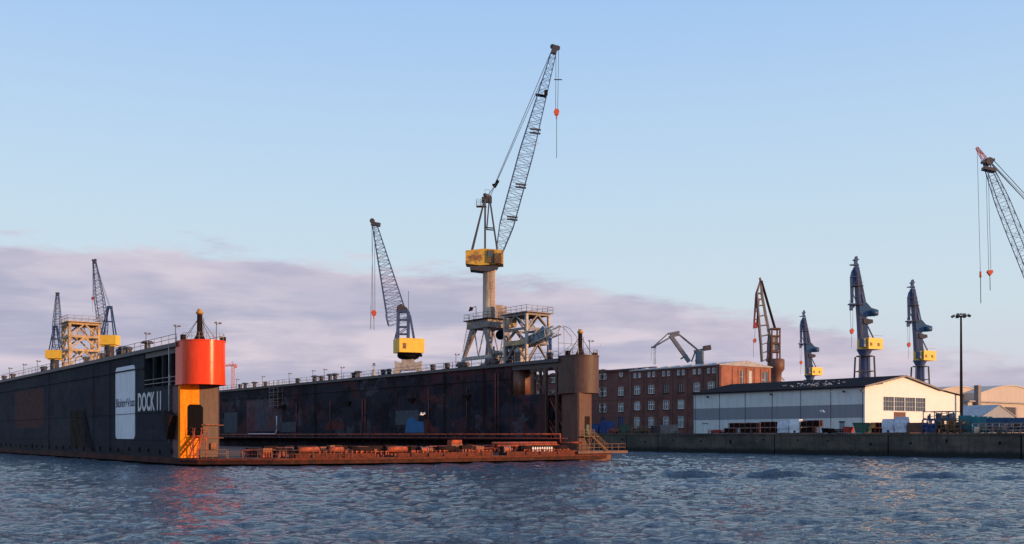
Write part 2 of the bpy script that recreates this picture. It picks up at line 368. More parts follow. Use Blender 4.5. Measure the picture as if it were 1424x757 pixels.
# ================================================================== SETTING
def water():
    X0, X1, Y0, Y1 = -150, 150, 22, 300
    ysl = [Y0]
    while ysl[-1] < Y1: ysl.append(ysl[-1]+max(.16, .0052*ysl[-1]))
    ysl[-1] = Y1; ys = np.array(ysl); ny = len(ys)-1; nx = 1000; xs = np.linspace(-1, 1, nx+1); xs = (X1)*(.35*xs+.65*xs**3); X, Y = np.meshgrid(xs, ys); Z = np.zeros_like(X)
    rs = np.random.RandomState(4)
    for k in range(80):
        lam = .55*(13.0**rs.rand()); th = rs.normal(math.radians(75), .8); amp = .0080*lam*(.5+rs.rand())*(1 if lam < 5 else .55)
        kx, ky = math.cos(th)*2*math.pi/lam, math.sin(th)*2*math.pi/lam; ph = rs.rand()*6.28
        env = .55+.45*np.sin(X*rs.normal(0, .12)+Y*rs.normal(0, .12)+rs.rand()*6)
        a = kx*X+ky*Y+ph+.7*np.sin(.21*X+rs.rand()*6)+.5*np.sin(.33*Y+rs.rand()*6)
        Z += amp*env*(1-2*np.abs(np.sin(a/2))**1.3 + .0)
    for cx, cy, ln, h in ((8, 97, 5, .2), (17.5, 96, 4.2, .42), (25, 94, 3.5, .45), (30.5, 92.5, 3.5, .25), (39, 92, 3.4, .42), (44, 91, 3, .25), (53, 90, 4.5, .4), (60, 90, 4, .3), (16, 86, 2.5, .2), (50, 49, 4, .22), (20.5, 45, 3, .1), (-17, 98, 2.6, .25), (7, 71, 4, .15)):
        Z += 1.7*h*np.exp(-((X-cx)/ln)**2-((Y-cy-.12*(X-cx)-.5*np.sin(X*.9))/.7)**2)
    ed = np.minimum(np.minimum(X-X0, X1-X), np.minimum(Y-Y0, Y1-Y)); Z *= np.clip(ed/4, 0, 1)
    Z -= Z[20:-20, 20:-20].mean()*np.clip(ed/4, 0, 1)
    me = bpy.data.meshes.new('river'); n0 = (nx+1)*(ny+1)
    co = np.stack([X, Y, Z], -1).reshape(-1, 3)
    B = 6000.0
    ex = np.array([(-B, -400, 0), (B, -400, 0), (B, B, 0), (-B, B, 0), (X0, Y0, 0), (X1, Y0, 0), (X1, Y1, 0), (X0, Y1, 0)])
    co = np.vstack([co, ex])
    i = np.arange(ny)[:, None]*(nx+1)+np.arange(nx)[None, :]
    q = np.stack([i, i+1, i+nx+2, i+nx+1], -1).reshape(-1, 4)
    e = n0; q = np.vstack([q, [[e, e+1, e+5, e+4], [e+1, e+2, e+6, e+5], [e+2, e+3, e+7, e+6], [e+3, e, e+4, e+7]]])
    me.vertices.add(len(co)); me.vertices.foreach_set('co', co.ravel())
    me.loops.add(q.size); me.loops.foreach_set('vertex_index', q.ravel().astype(np.int32))
    me.polygons.add(len(q)); me.polygons.foreach_set('loop_start', np.arange(0, q.size, 4, dtype=np.int32)); me.polygons.foreach_set('loop_total', np.full(len(q), 4, dtype=np.int32))
    me.polygons.foreach_set('use_smooth', np.ones(len(q), bool)); me.update(); me.validate()
    me.materials.append(M['water']); o = bpy.data.objects.new('water', me); COL.objects.link(o)
    tag(o, kind='structure')
water()
g = MB(); p = [L(125, -900), L(3500, -900), L(3500, 3500), L(125, 3500)]
g.add([(q.x, q.y, QZ) for q in p], [(0, 1, 2, 3)]); tag(g.build('ground', 'ground'), kind='structure')

# quay wall, cast in bays with dark joints and a capping beam
QA = 124.0
q = thing('quay_wall', 'long stained concrete quay wall with dark joints rising from the water on the right', 'quay wall', tuple(L(QA, 0)), ROT)
joints = [bat(QA, x) for x in (1560, 1420, 1235, 1077, 915, 871, 826)] + [90, 130, 180, 240, 300]
w = MB(); dk = MB()
for b0, b1 in zip(joints, joints[1:]): w.box(0, 1.5, b0+.14, b1-.14, -1.5, QZ-.35)
dk.box(.35, 1.4, joints[0], joints[-1], -1.5, QZ-.36)
w.build_each('wall_bay', 'concrete', q); dk.build('joint', 'black', q)
c = MB(); c.box(-.12, 1.6, joints[0], joints[-1], QZ-.35, QZ+.02); c.build('capping_beam', 'concrete', q)
f = MB()
for i in range(34):
    b = joints[0]+3+i*8.3+R.uniform(-1, 1); f.tube((-.1, b, QZ-1.0-R.random()*.8), (-.02, b, QZ-1.3-R.random()), .16, n=8)
f.build_each('mooring_ring', 'black', q)

# ================================================================== FLOATING DOCK
dock = thing('floating_dock', 'huge floating dock with dark steel side walls, a red drum and a rusty deck', 'floating dock', tuple(O), ROT)
LW0 = 0.0; LW1 = 5.5; RW0 = 57.4; RW1 = 62.9; END = 345
# pontoon with pointed front
front = [(-1.0, -3.5), (.4, -5.3), (8, -11), (18, -13.4), (29, -14.8), (45, -14.8), (58.5, -14.2)]
pt = MB(); pt.prism([(-.8, END), (-1.0, -3.0)]+front[1:]+[(62.5, -13.6), (64, -8), (64, END)], DECK-.72, DECK); pt.build('pontoon', 'pontoon', dock)
uh = MB(); uh.prism([(-.3, END), (-.4, -2.0), (1.0, -3.8), (8.4, -9.6), (18.2, -12.0), (29, -13.4), (45, -13.4), (57, -12.6), (63, -8), (63.6, END)], -2, DECK-.721); uh.build('underwater_hull', 'black', dock)
pl = [(-.8, END), (-1.0, -3.0)]+front[1:]+[(62.5, -13.6)]
bt = MB(); bt.box(-.86, -.81, -2.9, END, DECK-.72, DECK-.01); bt.build('dark_cover_plate', 'rust_dark', dock)  # dark plate added over the unlit pontoon side to darken it
rub = MB()
for a, b in zip(pl[1:], pl[2:]): rub.bar((*a, DECK-.12), (*b, DECK-.12), .3, .24)
rub.build('rubbing_strake', 'bulwark', dock)
# overhanging apron at the far corner (raised, undercut)
ap = MB(); ap.prism([(56, -14.4), (67.4, -13.3), (66.5, -9), (60, -4), (56, -4)], DECK+.12, DECK+.5); ap.prism([(57, -13.6), (64.6, -12.4), (64, -9), (57, -6)], -.2, DECK+.11)
ap.build('apron', 'rust_brown', dock)
dk = MB(); dk.prism([(LW1+.1, 200), (LW1+.1, -2)]+[(1.2, -5.0), (8.4, -10.5), (18, -12.9), (29, -14.3), (45, -14.3), (56, -13.8), (56, 200)], DECK+.004, DECK+.03); dk.build('deck_plating', 'deck_rust', dock)

def side_wall(a0, a1, blow, bopen, btop, mat):
    """body, upper open gallery with posts, top girder. blow: end of lower body, bopen: end of full-height body, btop: end of top girder"""
    w = thing_part = bpy.data.objects.new('side_wall', None); COL.objects.link(w); w.parent = dock
    m = MB(); m.box(a0, a1, bopen, END, DECK, TOP-.55); m.box(a0+.003, a1-.003, blow, bopen, DECK, 10.6); m.build('hull_plating', mat, w)
    t = MB(); t.box(a0-.35, a1+.35, btop, END, TOP-.55, TOP); t.box(a0+.1, a1-.1, btop, bopen, TOP-1.3, TOP-.56); t.build('top_deck', 'dark_steel', w)
    s = MB(); s.box(a0-.14, a0-.004, bopen, END, 13.4, 13.6); s.build('stringer', mat, w)
    r = MB()
    for a in (a0-.25, a1+.25):
        n = int((END-btop)/3)
        for i in range(n+1): r.bar((a, btop+3*i, TOP), (a, btop+3*i, TOP+1.1), .07)
        for z in (.55, 1.1): r.bar((a, btop, TOP+z), (a, END, TOP+z), .06)
    r.build('railing', 'grey_steel', w)
    return w
wl = side_wall(LW0, LW1, 3.2, 14.8, .6, M['hull_outer'])
wr = side_wall(RW0, RW1, -4.6, 4.4, -8.3, M['hull_inner'])
# left gallery (open frames)
gl = MB()
for x, th in ((213, .45), (225.5, .45), (237, .5), (247.5, .6)):
    b = bat(0, x)
    gl.box(.02, .5, b-th/2, b+th/2, 10.6, TOP-1.3); gl.box(5.0, 5.48, b-th/2, b+th/2, 10.6, TOP-1.3)
gl.box(-.03, 5.5, .8, 14.8, 10.45, 10.62); gl.build_each('gallery_post', 'hull_outer', wl)
gb = MB(); gb.box(3.8, 4.0, 3.4, 14.7, 10.63, TOP-1.32); gb.build('gallery_bulkhead', 'rust_dark', wl)
gr = MB()
for z in (11.1, 11.7): gr.bar((-.02, .8, z), (-.02, 14.6, z), .06)
gr.tube((-.3, bat(0, 238), 3.0), (-.3, bat(0, 238), TOP+.8), .07)
gr.build('gallery_rail', 'pale_steel', wl)
nb = MB(); nb.box(.6, 1.6, 5.4, 6.4, 10.63, 12.1); nb.box(.6, 1.3, 2.6, 3.3, 10.63, 12.1); nb.build_each('equipment_box', 'pale_steel', wl)
er = MB(); er.box(.06, 5.4, .9, 3.19, DECK, 10.44); er.build('end_plating', 'dark_red', wl)
br = MB(); br.prism_yz([(1.2, 6.5), (3.6, 7.2), (3.9, 4.9), (2.6, 3.4)], -.9, .05); br.build('fender_bracket', 'rust_dark', wl)
# recess with shelf in outer wall, and its fairing
b0, b1 = bat(0, 118), bat(0, 98)
rc = MB(); rc.box(-.02, .3, b0, b1, 2.0, 8.2); rc.build('niche', 'niche_brown', wl)
rc = MB(); rc.prism_yz([(b0-.2, 8.3), (b0+.4, 8.3), (b0+.4, 2.2), (b0-6.5, 1.2), (b0-6.5, 1.0), (b0-.2, 1.9)], -.07, -.03); rc.build('niche_frame', 'hull_outer', wl)
pf = MB(); pf.box(-.012, .01, bat(0, 61), bat(0, 21), 5.4, 13.0); pf.build('paint_patch', 'patch_faded', wl)
an = MB()
for i in range(26):
    y = 2.5+i*4.9+R.uniform(-.6, .6); an.box(-.16, -.004, y, y+.35, DECK+.35+R.random()*.3, DECK+.95+R.random()*.3)
an.build_each('wall_bracket', 'rust_dark', wl)
sb = MB(); sb.box(-.09, -.004, 3.3, END, 7.05, 7.12); sb.box(-.07, -.004, 3.3, END, 3.3, 3.36); sb.build_each('weld_seam', M['hull_outer'], wl)
for x in (70, 132, 155):
    y = bat(0, x); m = MB()
    m.bar((-.2, y, 1.4), (-.2, y, TOP-.7), .05); m.bar((-.2, y+.45, 1.4), (-.2, y+.45, TOP-.7), .05)
    for k in range(46): m.bar((-.2, y, 1.6+k*.3), (-.2, y+.45, 1.6+k*.3), .035)
    m.build('ladder', 'hull_outer', wl)
for x in (440, 620, 675):
    y = bat(RW0, x); m = MB()
    m.bar((RW0-.2, y, 3.4), (RW0-.2, y, TOP-.7), .06); m.bar((RW0-.2, y+.45, 3.4), (RW0-.2, y+.45, TOP-.7), .06)
    for k in range(40): m.bar((RW0-.2, y, 3.6+k*.3), (RW0-.2, y+.45, 3.6+k*.3), .04)
    m.build('ladder', 'rust_dark', wr)
# sign board with rounded corners, lettering
b1, b0 = bat(0, 161), bat(0, 188)
pts = []
for cy, cz, st in ((b1-.8, 12.9-.8+1.3, 0), (b0+.8, 12.9-.8+1.3, 90), (b0+.8, 4.2, 180), (b1-.8, 4.2, 270)):
    for k in range(6):
        t = math.radians(st+90*k/5); pts.append((cy+.8*math.cos(t), cz+.8*math.sin(t)))
sg = MB(); sg.prism_yz(pts, -.04, .0); sg = sg.build('sign_panel', 'sign_white', wl)
text('company_lettering', 'Blohm+Voss', 'letter_dark', wl, (-.055, b1-.35, 8.15), b1-b0-.5, 1.3, .012)
text('dock_lettering', 'DOCK 11', 'letter_white', wl, (-.02, bat(0, 192), 7.35), bat(0, 192)-bat(0, 224), 2.65, .03)

def end_tower(ac, bc, zt, r, drum_mat, col_mat, col_r, plate):
    t = bpy.data.objects.new('end_tower', None); COL.objects.link(t); t.parent = dock
    d = MB()
    n = 40; po = [(ac+r, bc+3.2)]
    arc = [(ac+r*math.cos(th), bc+r*math.sin(th)) for th in [math.radians(-a) for a in range(0, 181, 5)]]
    poly = [(ac+r, bc+2.2)]+arc+[(ac-r, bc+2.2)]
    # smooth drum: own side strip with caps
    vs = [(x, y, 10.6) for x, y in poly]+[(x, y, zt) for x, y in poly]; k = len(poly)
    d.add(vs, [(i, i+1, i+1+k, i+k) for i in range(k-1)], True); d.add(vs, [(k-1, 0, k, 2*k-1)])
    d.add(vs, [tuple(range(k, 2*k)), tuple(reversed(range(k)))])
    d.build('drum', drum_mat, t)
    for z, w1, h1 in ((zt+.03, .16, .14), (10.62, .12, .16), (13.45, .03, .05)):
        rim = MB(); k = len(poly); vs = []
        for x, y in poly:
            n_ = Vector((x-ac, min(y-bc, 0), 0)); n_ = n_.normalized() if n_.length > .01 else Vector((1, 0, 0))
            for o_, zz in ((.01, -h1/2), (w1/2, -h1/2), (w1/2, h1/2), (.01, h1/2)): vs.append((x+n_.x*o_, y+n_.y*o_, z+zz))
        rim.add(vs, [(4*i+j, 4*i+(j+1) % 4, 4*i+4+(j+1) % 4, 4*i+4+j) for i in range(k-1) for j in range(4)]+[(0, 1, 2, 3), (4*k-1, 4*k-2, 4*k-3, 4*k-4)])
        rim.build('drum_rim', drum_mat, t)
    return t
tl = end_tower(2.75, -.75, TOP+.1, 2.85, 'red_drum', 'rust_brown', 2, True)
tr = end_tower(60.3, -10.0, TOP+.3, 2.85, 'rust_tower', 'rust_brown', 2, False)
# left column: flat plate, sun glare in its orange, doorway; round column, shade in its brown
cb = MB(); DZ0, DZ1 = 5.0, 7.9
cb.prism_xz([(.05, DECK), (.95, DECK), (.95, 7.7), (1.25, 8.0), (2.55, 8.0), (2.55, 10.58), (.05, 10.58)], .0, .85)
cb.box(.951, 2.55, .0, .85, DECK, 3.9)
cb.build('end_plate', 'orange_glare_plate', tl)
cc = MB()
arc = [(3.6+1.9*math.cos(math.radians(a)), 1.2+1.9*math.sin(math.radians(a))) for a in range(-118, 91, 8)]
poly = [(2.7, .0)]+arc+[(2.7, 3.1)]; k = len(poly)
def strip(mb, poly, z0, z1):
    k = len(poly); vs = [(x, y, z0) for x, y in poly]+[(x, y, z1) for x, y in poly]
    mb.add(vs, [(i, (i+1) % k, (i+1) % k+k, i+k) for i in range(k)], False)
strip(cc, [(2.56, .03), (5.1, .03), (5.45, .5), (5.45, 3.1), (2.56, 3.1)], DECK, 10.58); cc.build('column', 'rust_tower', tl)
dr = MB(); dr.prism_xz([(.96, 3.91), (2.75, 3.91), (3.05, 4.2), (3.05, 7.6), (2.75, 7.95), (1.3, 7.95), (.96, 7.65)], -.012, .6)
dr.build('doorway', 'black', tl)  # black fill painted as the dark inside the open doorway
# stair from the doorway to the deck, orange
def stair(parent, base, top, w, n, mat, landing=None):
    s = MB(); base = Vector(base); top = Vector(top); d = top-base; side = Vector((-d.y, d.x, 0)).normalized()*w/2
    for sg in (-1, 1):
        s.bar(base+side*sg, top+side*sg, .1, .28)
        s.bar(base+side*sg+Vector((0, 0, 1)), top+side*sg+Vector((0, 0, 1)), .07)
        for i in range(0, n+1, 2):
            p = base.lerp(top, i/n)+side*sg; s.bar(p, p+Vector((0, 0, 1)), .05)
    for i in range(1, n):
        p = base.lerp(top, i/n); s.bar(p-side, p+side, .26, .05)
    return s.build('stair', mat, parent)
stair(tl, (.6, -3.2, DECK), (2.2, -.7, 3.9), .9, 9, 'rust_orange')
ld = MB(); ld.box(1.3, 3.2, -1.1, -.05, 3.8, 3.9)
for a, b in (((1.3, -1.1), (1.3, -.1)), ((3.2, -1.1), (3.2, -.1)), ((2.4, -1.1), (3.2, -1.1))):
    for z in (4.4, 4.9): ld.bar((*a, z), (*b, z), .05)
    ld.bar((*a, 3.8), (*a, 4.9), .06)
for a in (1.4, 3.1): ld.bar((a, -1.0, DECK), (a, -1.0, 3.8), .12)
ld.bar((1.4, -1, DECK), (3.1, -1, 3.8), .1); ld.build('landing', 'rust_orange', tl)
rl = MB()
for z in (DECK+.55, DECK+1.1): rl.bar((.6, -4.6, z), (3.9, -6.6, z), .055); rl.bar((2.7, -4.4, z), (4.6, -4.2, z), .055)
for a, b in ((.6, -4.6), (2.2, -5.6), (3.9, -6.6), (2.7, -4.4), (4.6, -4.2)): rl.bar((a, b, DECK), (a, b, DECK+1.1), .06)
rl.build('railing', 'yellow_dull', tl)
cr = MB()
for z in (3.6, 5.3): cr.bar((2.8, -.12, z), (5.8, -.12, z), .1)
cr.bar((3.2, -.3, 5.35), (5.0, -.3, 5.35), .16); cr.box(4.0, 4.7, -.3, -.06, 2.1, 2.9); cr.build_each('pipework', 'timber', tl)
# right column
cc = MB(); strip(cc, [(57.9, -12.0), (58.1, -12.2), (60.3, -12.2), (60.85, -11.95), (61.1, -11.3), (61.1, -8.2), (57.9, -8.2)], DECK, 10.58); cc.build('column', 'rust_column', tr)
db = MB(); db.prism_xz([(59.2, 3.9), (60.25, 3.9), (60.25, 6.9), (59.2, 6.9)], -12.23, -12.1); db.build('doorway', 'rust_dark', tr)
db = MB(); db.box(59.5, 60.1, -12.26, -12.235, 3.95, 5.6); db.build('door_panel', 'green', tr)
stair(tr, (62.3, -13.9, DECK+.5), (60.0, -12.9, 3.8), .9, 9, 'yellow_dull')
ld = MB(); ld.box(58.2, 61.2, -13.3, -12.25, 3.7, 3.8)
for z in (4.3, 4.8): ld.bar((58.2, -13.3, z), (60.2, -13.3, z), .05)
for a in (58.2, 59.2, 60.2): ld.bar((a, -13.3, DECK), (a, -13.3, 4.8), .08)
ld.build('landing', 'yellow_dull', tr)
# right gallery posts, braces, tank, stairs
gp = MB()
for x, th in ((741, .5), (750, .22), (757, .7), (773, .35)):
    b = bat(RW0, x); gp.box(RW0+.02, RW0+.5, b-th/2, b+th/2, 10.6 if x < 757 else DECK, TOP-1.3)
    if x in (757,): gp.box(RW1-.4, RW1-.02, b-1.6, b-1.3, 10.6, TOP-1.3)
    gp.prism_yz([(b-1.0, TOP-1.3), (b+1.0, TOP-1.3), (b+th/2, TOP-2.2), (b-th/2, TOP-2.2)], RW0+.1, RW0+.3)
gp.bar((RW0+.1, bat(RW0, 738), 14.6), (RW0+.1, bat(RW0, 757), 10.9), .3)
gp.bar((RW0+.3, -8.2, 10.5), (RW0+.3, 4.4, 10.5), .2, .3); gp.build('gallery_post', 'rust_tower', wr)
tk = MB(); b = bat(RW0+1.7, 725); tk.lathe((RW0+1.7, b, 10.6), [(1.5, 0), (1.5, 4.17)], 28); tk.build('upright_tank', 'rust_brown', wr)
stair(wr, (RW0+1.2, -8.0, 5.5), (RW0+1.2, -4.9, 9.9), .9, 10, 'rust_red'); 
stair(wr, (RW0+1.2, -4.9, 5.4), (RW0+1.2, -8.0, 1.6), .9, 10, 'rust_red')
ew = MB(); ew.box(RW0+2.8, RW1-.1, -8.2, -4.61, DECK, 10.5); ew.build('end_plating', 'hull_inner', wr)
# inner face: painted patches, vertical pipes, ledge with pipes
def patch(x0, x1, y0, y1, mat, off=.012, shape=None):
    bA, bB = bat(RW0, x0), bat(RW0, x1); bm_ = (bA+bB)/2; m = MB()
    z0, z1 = zat(RW0, bm_, y1), zat(RW0, bm_, y0)
    if shape: m.prism_yz([(bA+(bB-bA)*s, z1+(z0-z1)*t) for s, t in shape], RW0-off, RW0-.002)
    else: m.box(RW0-off, RW0-.002, bB, bA, z0, z1)
    m.build('paint_patch', mat, wr)
patch(343, 392, 556, 600, 'patch_gradient'); patch(312, 330, 574, 602, 'patch_grey'); patch(390, 412, 587, 601, 'patch_grey')
patch(550, 582, 571, 591, 'patch_grey'); patch(563, 590, 580, 602, 'patch_blue', .02, [(.1, .2), (.3, 0), (.55, .1), (.62, .3), (.95, .3), (1, 1), (0, 1)])
patch(588, 611, 583, 602, 'patch_red', .016, [(.1, 0), (.45, .1), (.55, .55), (1, .6), (1, 1), (0, 1)])
patch(452, 478, 584, 598, 'patch_red', .016, [(.1, .4), (.3, 0), (.7, .2), (1, .35), (1, 1), (0, 1), (0, .6)])
patch(593, 612, 545, 560, 'patch_red', .016, [(.0, .0), (.3, .3), (.7, .4), (1, .9), (.6, 1), (.1, .7)])
vp = MB()
for x, r_ in ((505, .14), (509, .14), (690, .09), (694, .07), (460, .1), (597, .08), (413, .12), (650, .06)):
    b = bat(RW0, x); vp.tube((RW0-.18, b, 3.9), (RW0-.18, b, R.choice([12.5, 14.5, 11.5])), r_, n=6)
vp.build_each('vertical_pipe', 'rust_red', wr)
fp = MB()
for x, y in ((485, 560), (573, 556), (650, 551), (395, 565)):
    b = bat(RW0, x); z = zat(RW0, b, y); fp.box(RW0-.5, RW0, b-1.2, b+1.2, z, z+.25); fp.prism_yz([(b-1, z), (b+1, z), (b+.5, z-.6), (b-.5, z-.6)], RW0-.3, RW0)
fp.build_each('wall_bracket', 'rust_dark', wr)
ld = MB(); ld.box(RW0-1.5, RW0, -8, 200, 3.15, 3.35)
for i in range(60): b = -8+i*3.4; ld.box(RW0-1.4, RW0-.02, b, b+.15, 2.6, 3.14)
ld.build('ledge', 'rust_dark', wr)
lp = MB(); lp.path([(RW0-1.5, 150, 4.1), (RW0-1.5, -10.2, 4.1), (RW0-1.5, -10.2, 2.8), (RW0+.8, -12.9, 2.8)], .13)
lp.build('handrail_pipe', 'rust_orange', wr)
l2 = MB(); l2.path([(RW0-1.55, 150, 3.45), (RW0-1.55, -12.0, 3.45)], .07)
for i in range(55): l2.bar((RW0-1.5, -8+i*3, 3.3), (RW0-1.5, -8+i*3, 4.1), .06)
l2.build('lower_rail', 'rust_red', wr)
wp = MB(); b = bat(RW0, 385); wp.path([(RW0-.3, bat(RW0, 347), 4.2), (RW0-.3, b, 4.2), (RW0-.3, b-.6, 5.2), (RW0-.3, b-.6, 8.6)], .16); wp.build('white_pipe', 'white', wr)
# hanging scaffold under the wall top
sc = MB(); b = bat(RW0, 388)
for db_ in (-2.5, 0, 2.5):
    for a in (-.2, -1.4): sc.bar((RW0+a, b+db_, 10.5), (RW0+a, b+db_, TOP+1), .1)
for z in (11.0, 12.6, 14.2): sc.box(RW0-1.4, RW0-.2, b-2.5, b+2.5, z, z+.1); sc.bar((RW0-1.4, b-2.5, z+1), (RW0-1.4, b+2.5, z+1), .07)
sc.build('access_platform', 'grey_steel', wr)
# pipes and rails on the front deck, front lip bulwark
fr = MB(); fl = front[1:]
for a, b in zip(fl, fl[1:]):
    A, B2 = Vector((*a, 0)), Vector((*b, 0)); n = max(1, int((B2-A).length/1.6))
    if a[0] < 15 or a[0] > 57:
        for z in (.55, 1.05): fr.bar(A+Vector((.1, .3, DECK+z)), B2+Vector((.1, .3, DECK+z)), .05)
        for i in range(n+1): p = A.lerp(B2, i/n)+Vector((.1, .3, DECK)); fr.bar(p, p+Vector((0, 0, 1.05)), .05)
apr = [(58, -14.1), (62, -13.8), (67, -13.1), (66.2, -9.4)]
for a, b in zip(apr, apr[1:]):
    for z in (.55, 1.1): fr.bar((*a, DECK+.5+z), (*b, DECK+.5+z), .07)
    for i in range(4): p = Vector((*a, DECK+.5)).lerp(Vector((*b, DECK+.5)), i/3); fr.bar(p, p+Vector((0, 0, 1.1)), .06)
fr.build('deck_railing', 'rust_brown', dock)
bw = MB()
def fb(a):                                             # front edge b at a
    for p, q2 in zip(fl, fl[1:]):
        if p[0] <= a <= q2[0]: return p[1]+(q2[1]-p[1])*(a-p[0])/(q2[0]-p[0])
    return fl[-1][1]
a = 11.0
while a < 56:
    ln = R.uniform(1.8, 4.5)
    if R.random() < .82: bw.bar((a, fb(a)+.5, DECK+.3), (a+ln-.25, fb(a+ln)+.5, DECK+.3), .12, R.choice([.55, .6, .75]))
    a += ln
bw.build_each('bulwark', 'bulwark', dock)
for a0, n in ((14, 9), (19.5, 6), (27, 8), (36, 6), (46, 13)):
    cmb = MB()
    for i in range(n):
        a = a0+i*.7+R.uniform(-.15, .15)
        cmb.bar((a, fb(a)+.8, DECK+.3), (a, fb(a)+.8, DECK+.85+.12*R.random()), .14, .16)
    cmb.bar((a0, fb(a0)+.95, DECK+.8), (a0+n*.7, fb(a0+n*.7)+.95, DECK+.8), .08, .1)
    cmb.build('stop_rail', 'rust_orange', dock)
rp = MB()
for bb, z, a0, a1 in ((-6.0, 2.0, 6, 26), (-4.0, 2.25, 10, 40), (-3.2, 1.9, 7, 55), (-7.6, 2.35, 40, 57)):
    rp.tube((a0, bb, z), (a1, bb+.3, z), .14, n=8)
    for i in range(int((a1-a0)/3)): rp.bar((a0+i*3, bb, DECK), (a0+i*3, bb, z), .12)
rp.build('deck_pipe', 'rust_red', dock)

# objects on the dock deck ------------------------------------------------
def kblock(kind):
    r = thing('keel_block', '', 'keel block', group='rusty keel blocks along the front of the dock deck', rz=ROT)
    m = MB(); m.prism_xz([(-1, 0), (1, 0), (.8, .8), (-.8, .8)], -.5, .5); m.box(-.95, .95, -.55, -.51, .1, .3); m.build('base', 'rust_orange' if kind else 'rust_red', r)
    m = MB(); m.box(-.85, .85, -.45, .45, .81, 1.25); m.build('cap', 'timber' if kind else 'rust_dark', r)
    m = MB()
    for s in (-.5, 0, .5): m.bar((s, -.56, 0), (s, -.52, .8), .12)
    m.build('rib', 'rust_dark', r); return r
KB = [kblock(0), kblock(1)]; first = [True, True]
lab = ['dark red steel keel block on the rusty front deck of the dock', 'orange rusted steel keel block with timber cap on the front deck of the dock']
def put_block(a, b, k, rz, s=1):
    loc = L(a, b, DECK+.03)
    if first[k]: first[k] = False; o = KB[k]; o.location = loc; o['label'] = lab[k]; o.rotation_euler.z = rz; o.scale = (s, 1, 1)
    else: o = copy_tree(KB[k], loc, rz, lab[k]); o.scale = (s, 1, R.uniform(.85, 1.25))
a = 8.5
while a < 41:
    if R.random() < .85: put_block(a, fb(a)+3.2+R.uniform(-.3, .3), 1 if R.random() < .65 else 0, ROT+R.uniform(-.05, .05), R.uniform(.7, 1.15))
    a += R.uniform(1.9, 2.6)
for row, (a0, a1) in enumerate(((10, 41), (9, 40), (12, 44))):
    a = a0
    while a < a1:
        put_block(a, fb(a)+6.2+row*3, R.choice([0, 0, 1]), ROT+R.uniform(-.05, .05), R.uniform(.7, 1.1)); a += R.uniform(2.2, 3.4)
# cylindrical fenders lying on the deck edge
def fender(mat, label, grp):
    r = thing('cylindrical_fender', label, 'fender', rz=ROT, group=grp)
    m = MB(); m.tube((-1.5, 0, .42), (1.5, 0, .42), .42, n=16); m.build('roller', mat, r)
    m = MB(); m.tube((-1.62, 0, .42), (-1.5, 0, .42), .46, n=16); m.tube((1.5, 0, .42), (1.62, 0, .42), .46, n=16); m.build_each('end_ring', 'rust_dark', r)
    m = MB(); m.bar((-1.2, 0, -.55), (-1.2, 0, .1), .2); m.bar((1.2, 0, -.55), (1.2, 0, .1), .2); m.build('cradle', 'rust_red', r); return r
f1 = fender('rust_orange', 'orange rusty cylindrical fender lying on the dock front edge', 'orange cylindrical fenders on the dock edge')
f2 = fender('rust_dark', 'dark brown cylindrical fender lying on the dock front edge', 'dark cylindrical fenders on the dock edge')
used = [0, 0]
for i, (a, k) in enumerate(((13.2, 0), (16.7, 0), (20.3, 1), (25.2, 0), (33.0, 1), (47.5, 1), (50.9, 1), (54.2, 1))):
    src = (f1, f2)[k]; loc = L(a, fb(a)+2.0, DECK+.6)
    if not used[k]: used[k] = 1; src.location = loc
    else: copy_tree(src, loc).scale = (R.uniform(.7, 1.1), 1, 1)
def winch(label, a, b):
    r = thing('winch', label, 'winch', tuple(L(a, b, DECK+.03)), ROT)
    m = MB(); m.box(-.9, .9, -.5, .5, 0, .25); m.prism_xz([(-.8, .25), (-.55, .25), (-.62, 1.3), (-.75, 1.3)], -.4, .4); m.prism_xz([(.55, .25), (.8, .25), (.75, 1.3), (.62, 1.3)], -.4, .4); m.build('frame', 'rust_dark', r)
    m = MB(); m.tube((-.54, 0, .85), (.54, 0, .85), .4, n=16); m.tube((.81, 0, .85), (1.1, 0, .85), .25, n=12); m.build('drum', 'rust_orange', r)
    m = MB(); m.tube((-.54, 0, .85), (-.46, 0, .85), .55, n=16); m.tube((.46, 0, .85), (.54, 0, .85), .55, n=16); m.build_each('flange', 'pale_steel', r)
winch('rusty deck winch near the red drum end of the dock', 11.5, -8.0); winch('rusty deck winch at the middle of the dock front edge', 29.5, -12.4); winch('deck winch beside the white slatted rack', 43.5, -12.6)
r = thing('slatted_rack', 'bright white slatted rack at the dock edge near the brown tower', 'rack', tuple(L(50, fb(50)+1.35, DECK+.05)), ROT)
m = MB()
for i in range(9): m.bar((-1.9+i*.45, 0, 0), (-1.9+i*.45, 0, 1.15), .22, .05)
m.build('slat', 'white', r); m = MB(); m.bar((-2.1, .06, .3), (1.9, .06, .3), .05, .12); m.bar((-2.1, .06, .95), (1.9, .06, .95), .05, .12); m.build('rail', 'pale_steel', r)
r = thing('block_stack', 'stack of orange rusted blocks standing alone on the deck by the blue paint patch', 'block stack', tuple(L(36.6, -9.5, DECK+.03)), ROT)
for i in range(4):
    m = MB(); m.cbox((R.uniform(-.1, .1), 0, .3+.56*i), (2.2-.15*i, 1.2, .52)); m.build('block', 'rust_orange' if i % 2 else 'timber', r)
r = thing('pipe_bundle', 'bundle of long dark red pipes on trestles near the brown tower', 'pipes', tuple(L(49.5, -9.2, DECK+.03)), ROT)
for i in range(5):
    m = MB(); m.tube((-6.5+R.random(), (i % 3)*.5-.5, 1.35+.4*(i//3)), (6+R.random(), (i % 3)*.5-.5, 1.35+.4*(i//3)), .2, n=10); m.build('pipe', 'rust_red' if i % 2 else 'rust_orange', r)
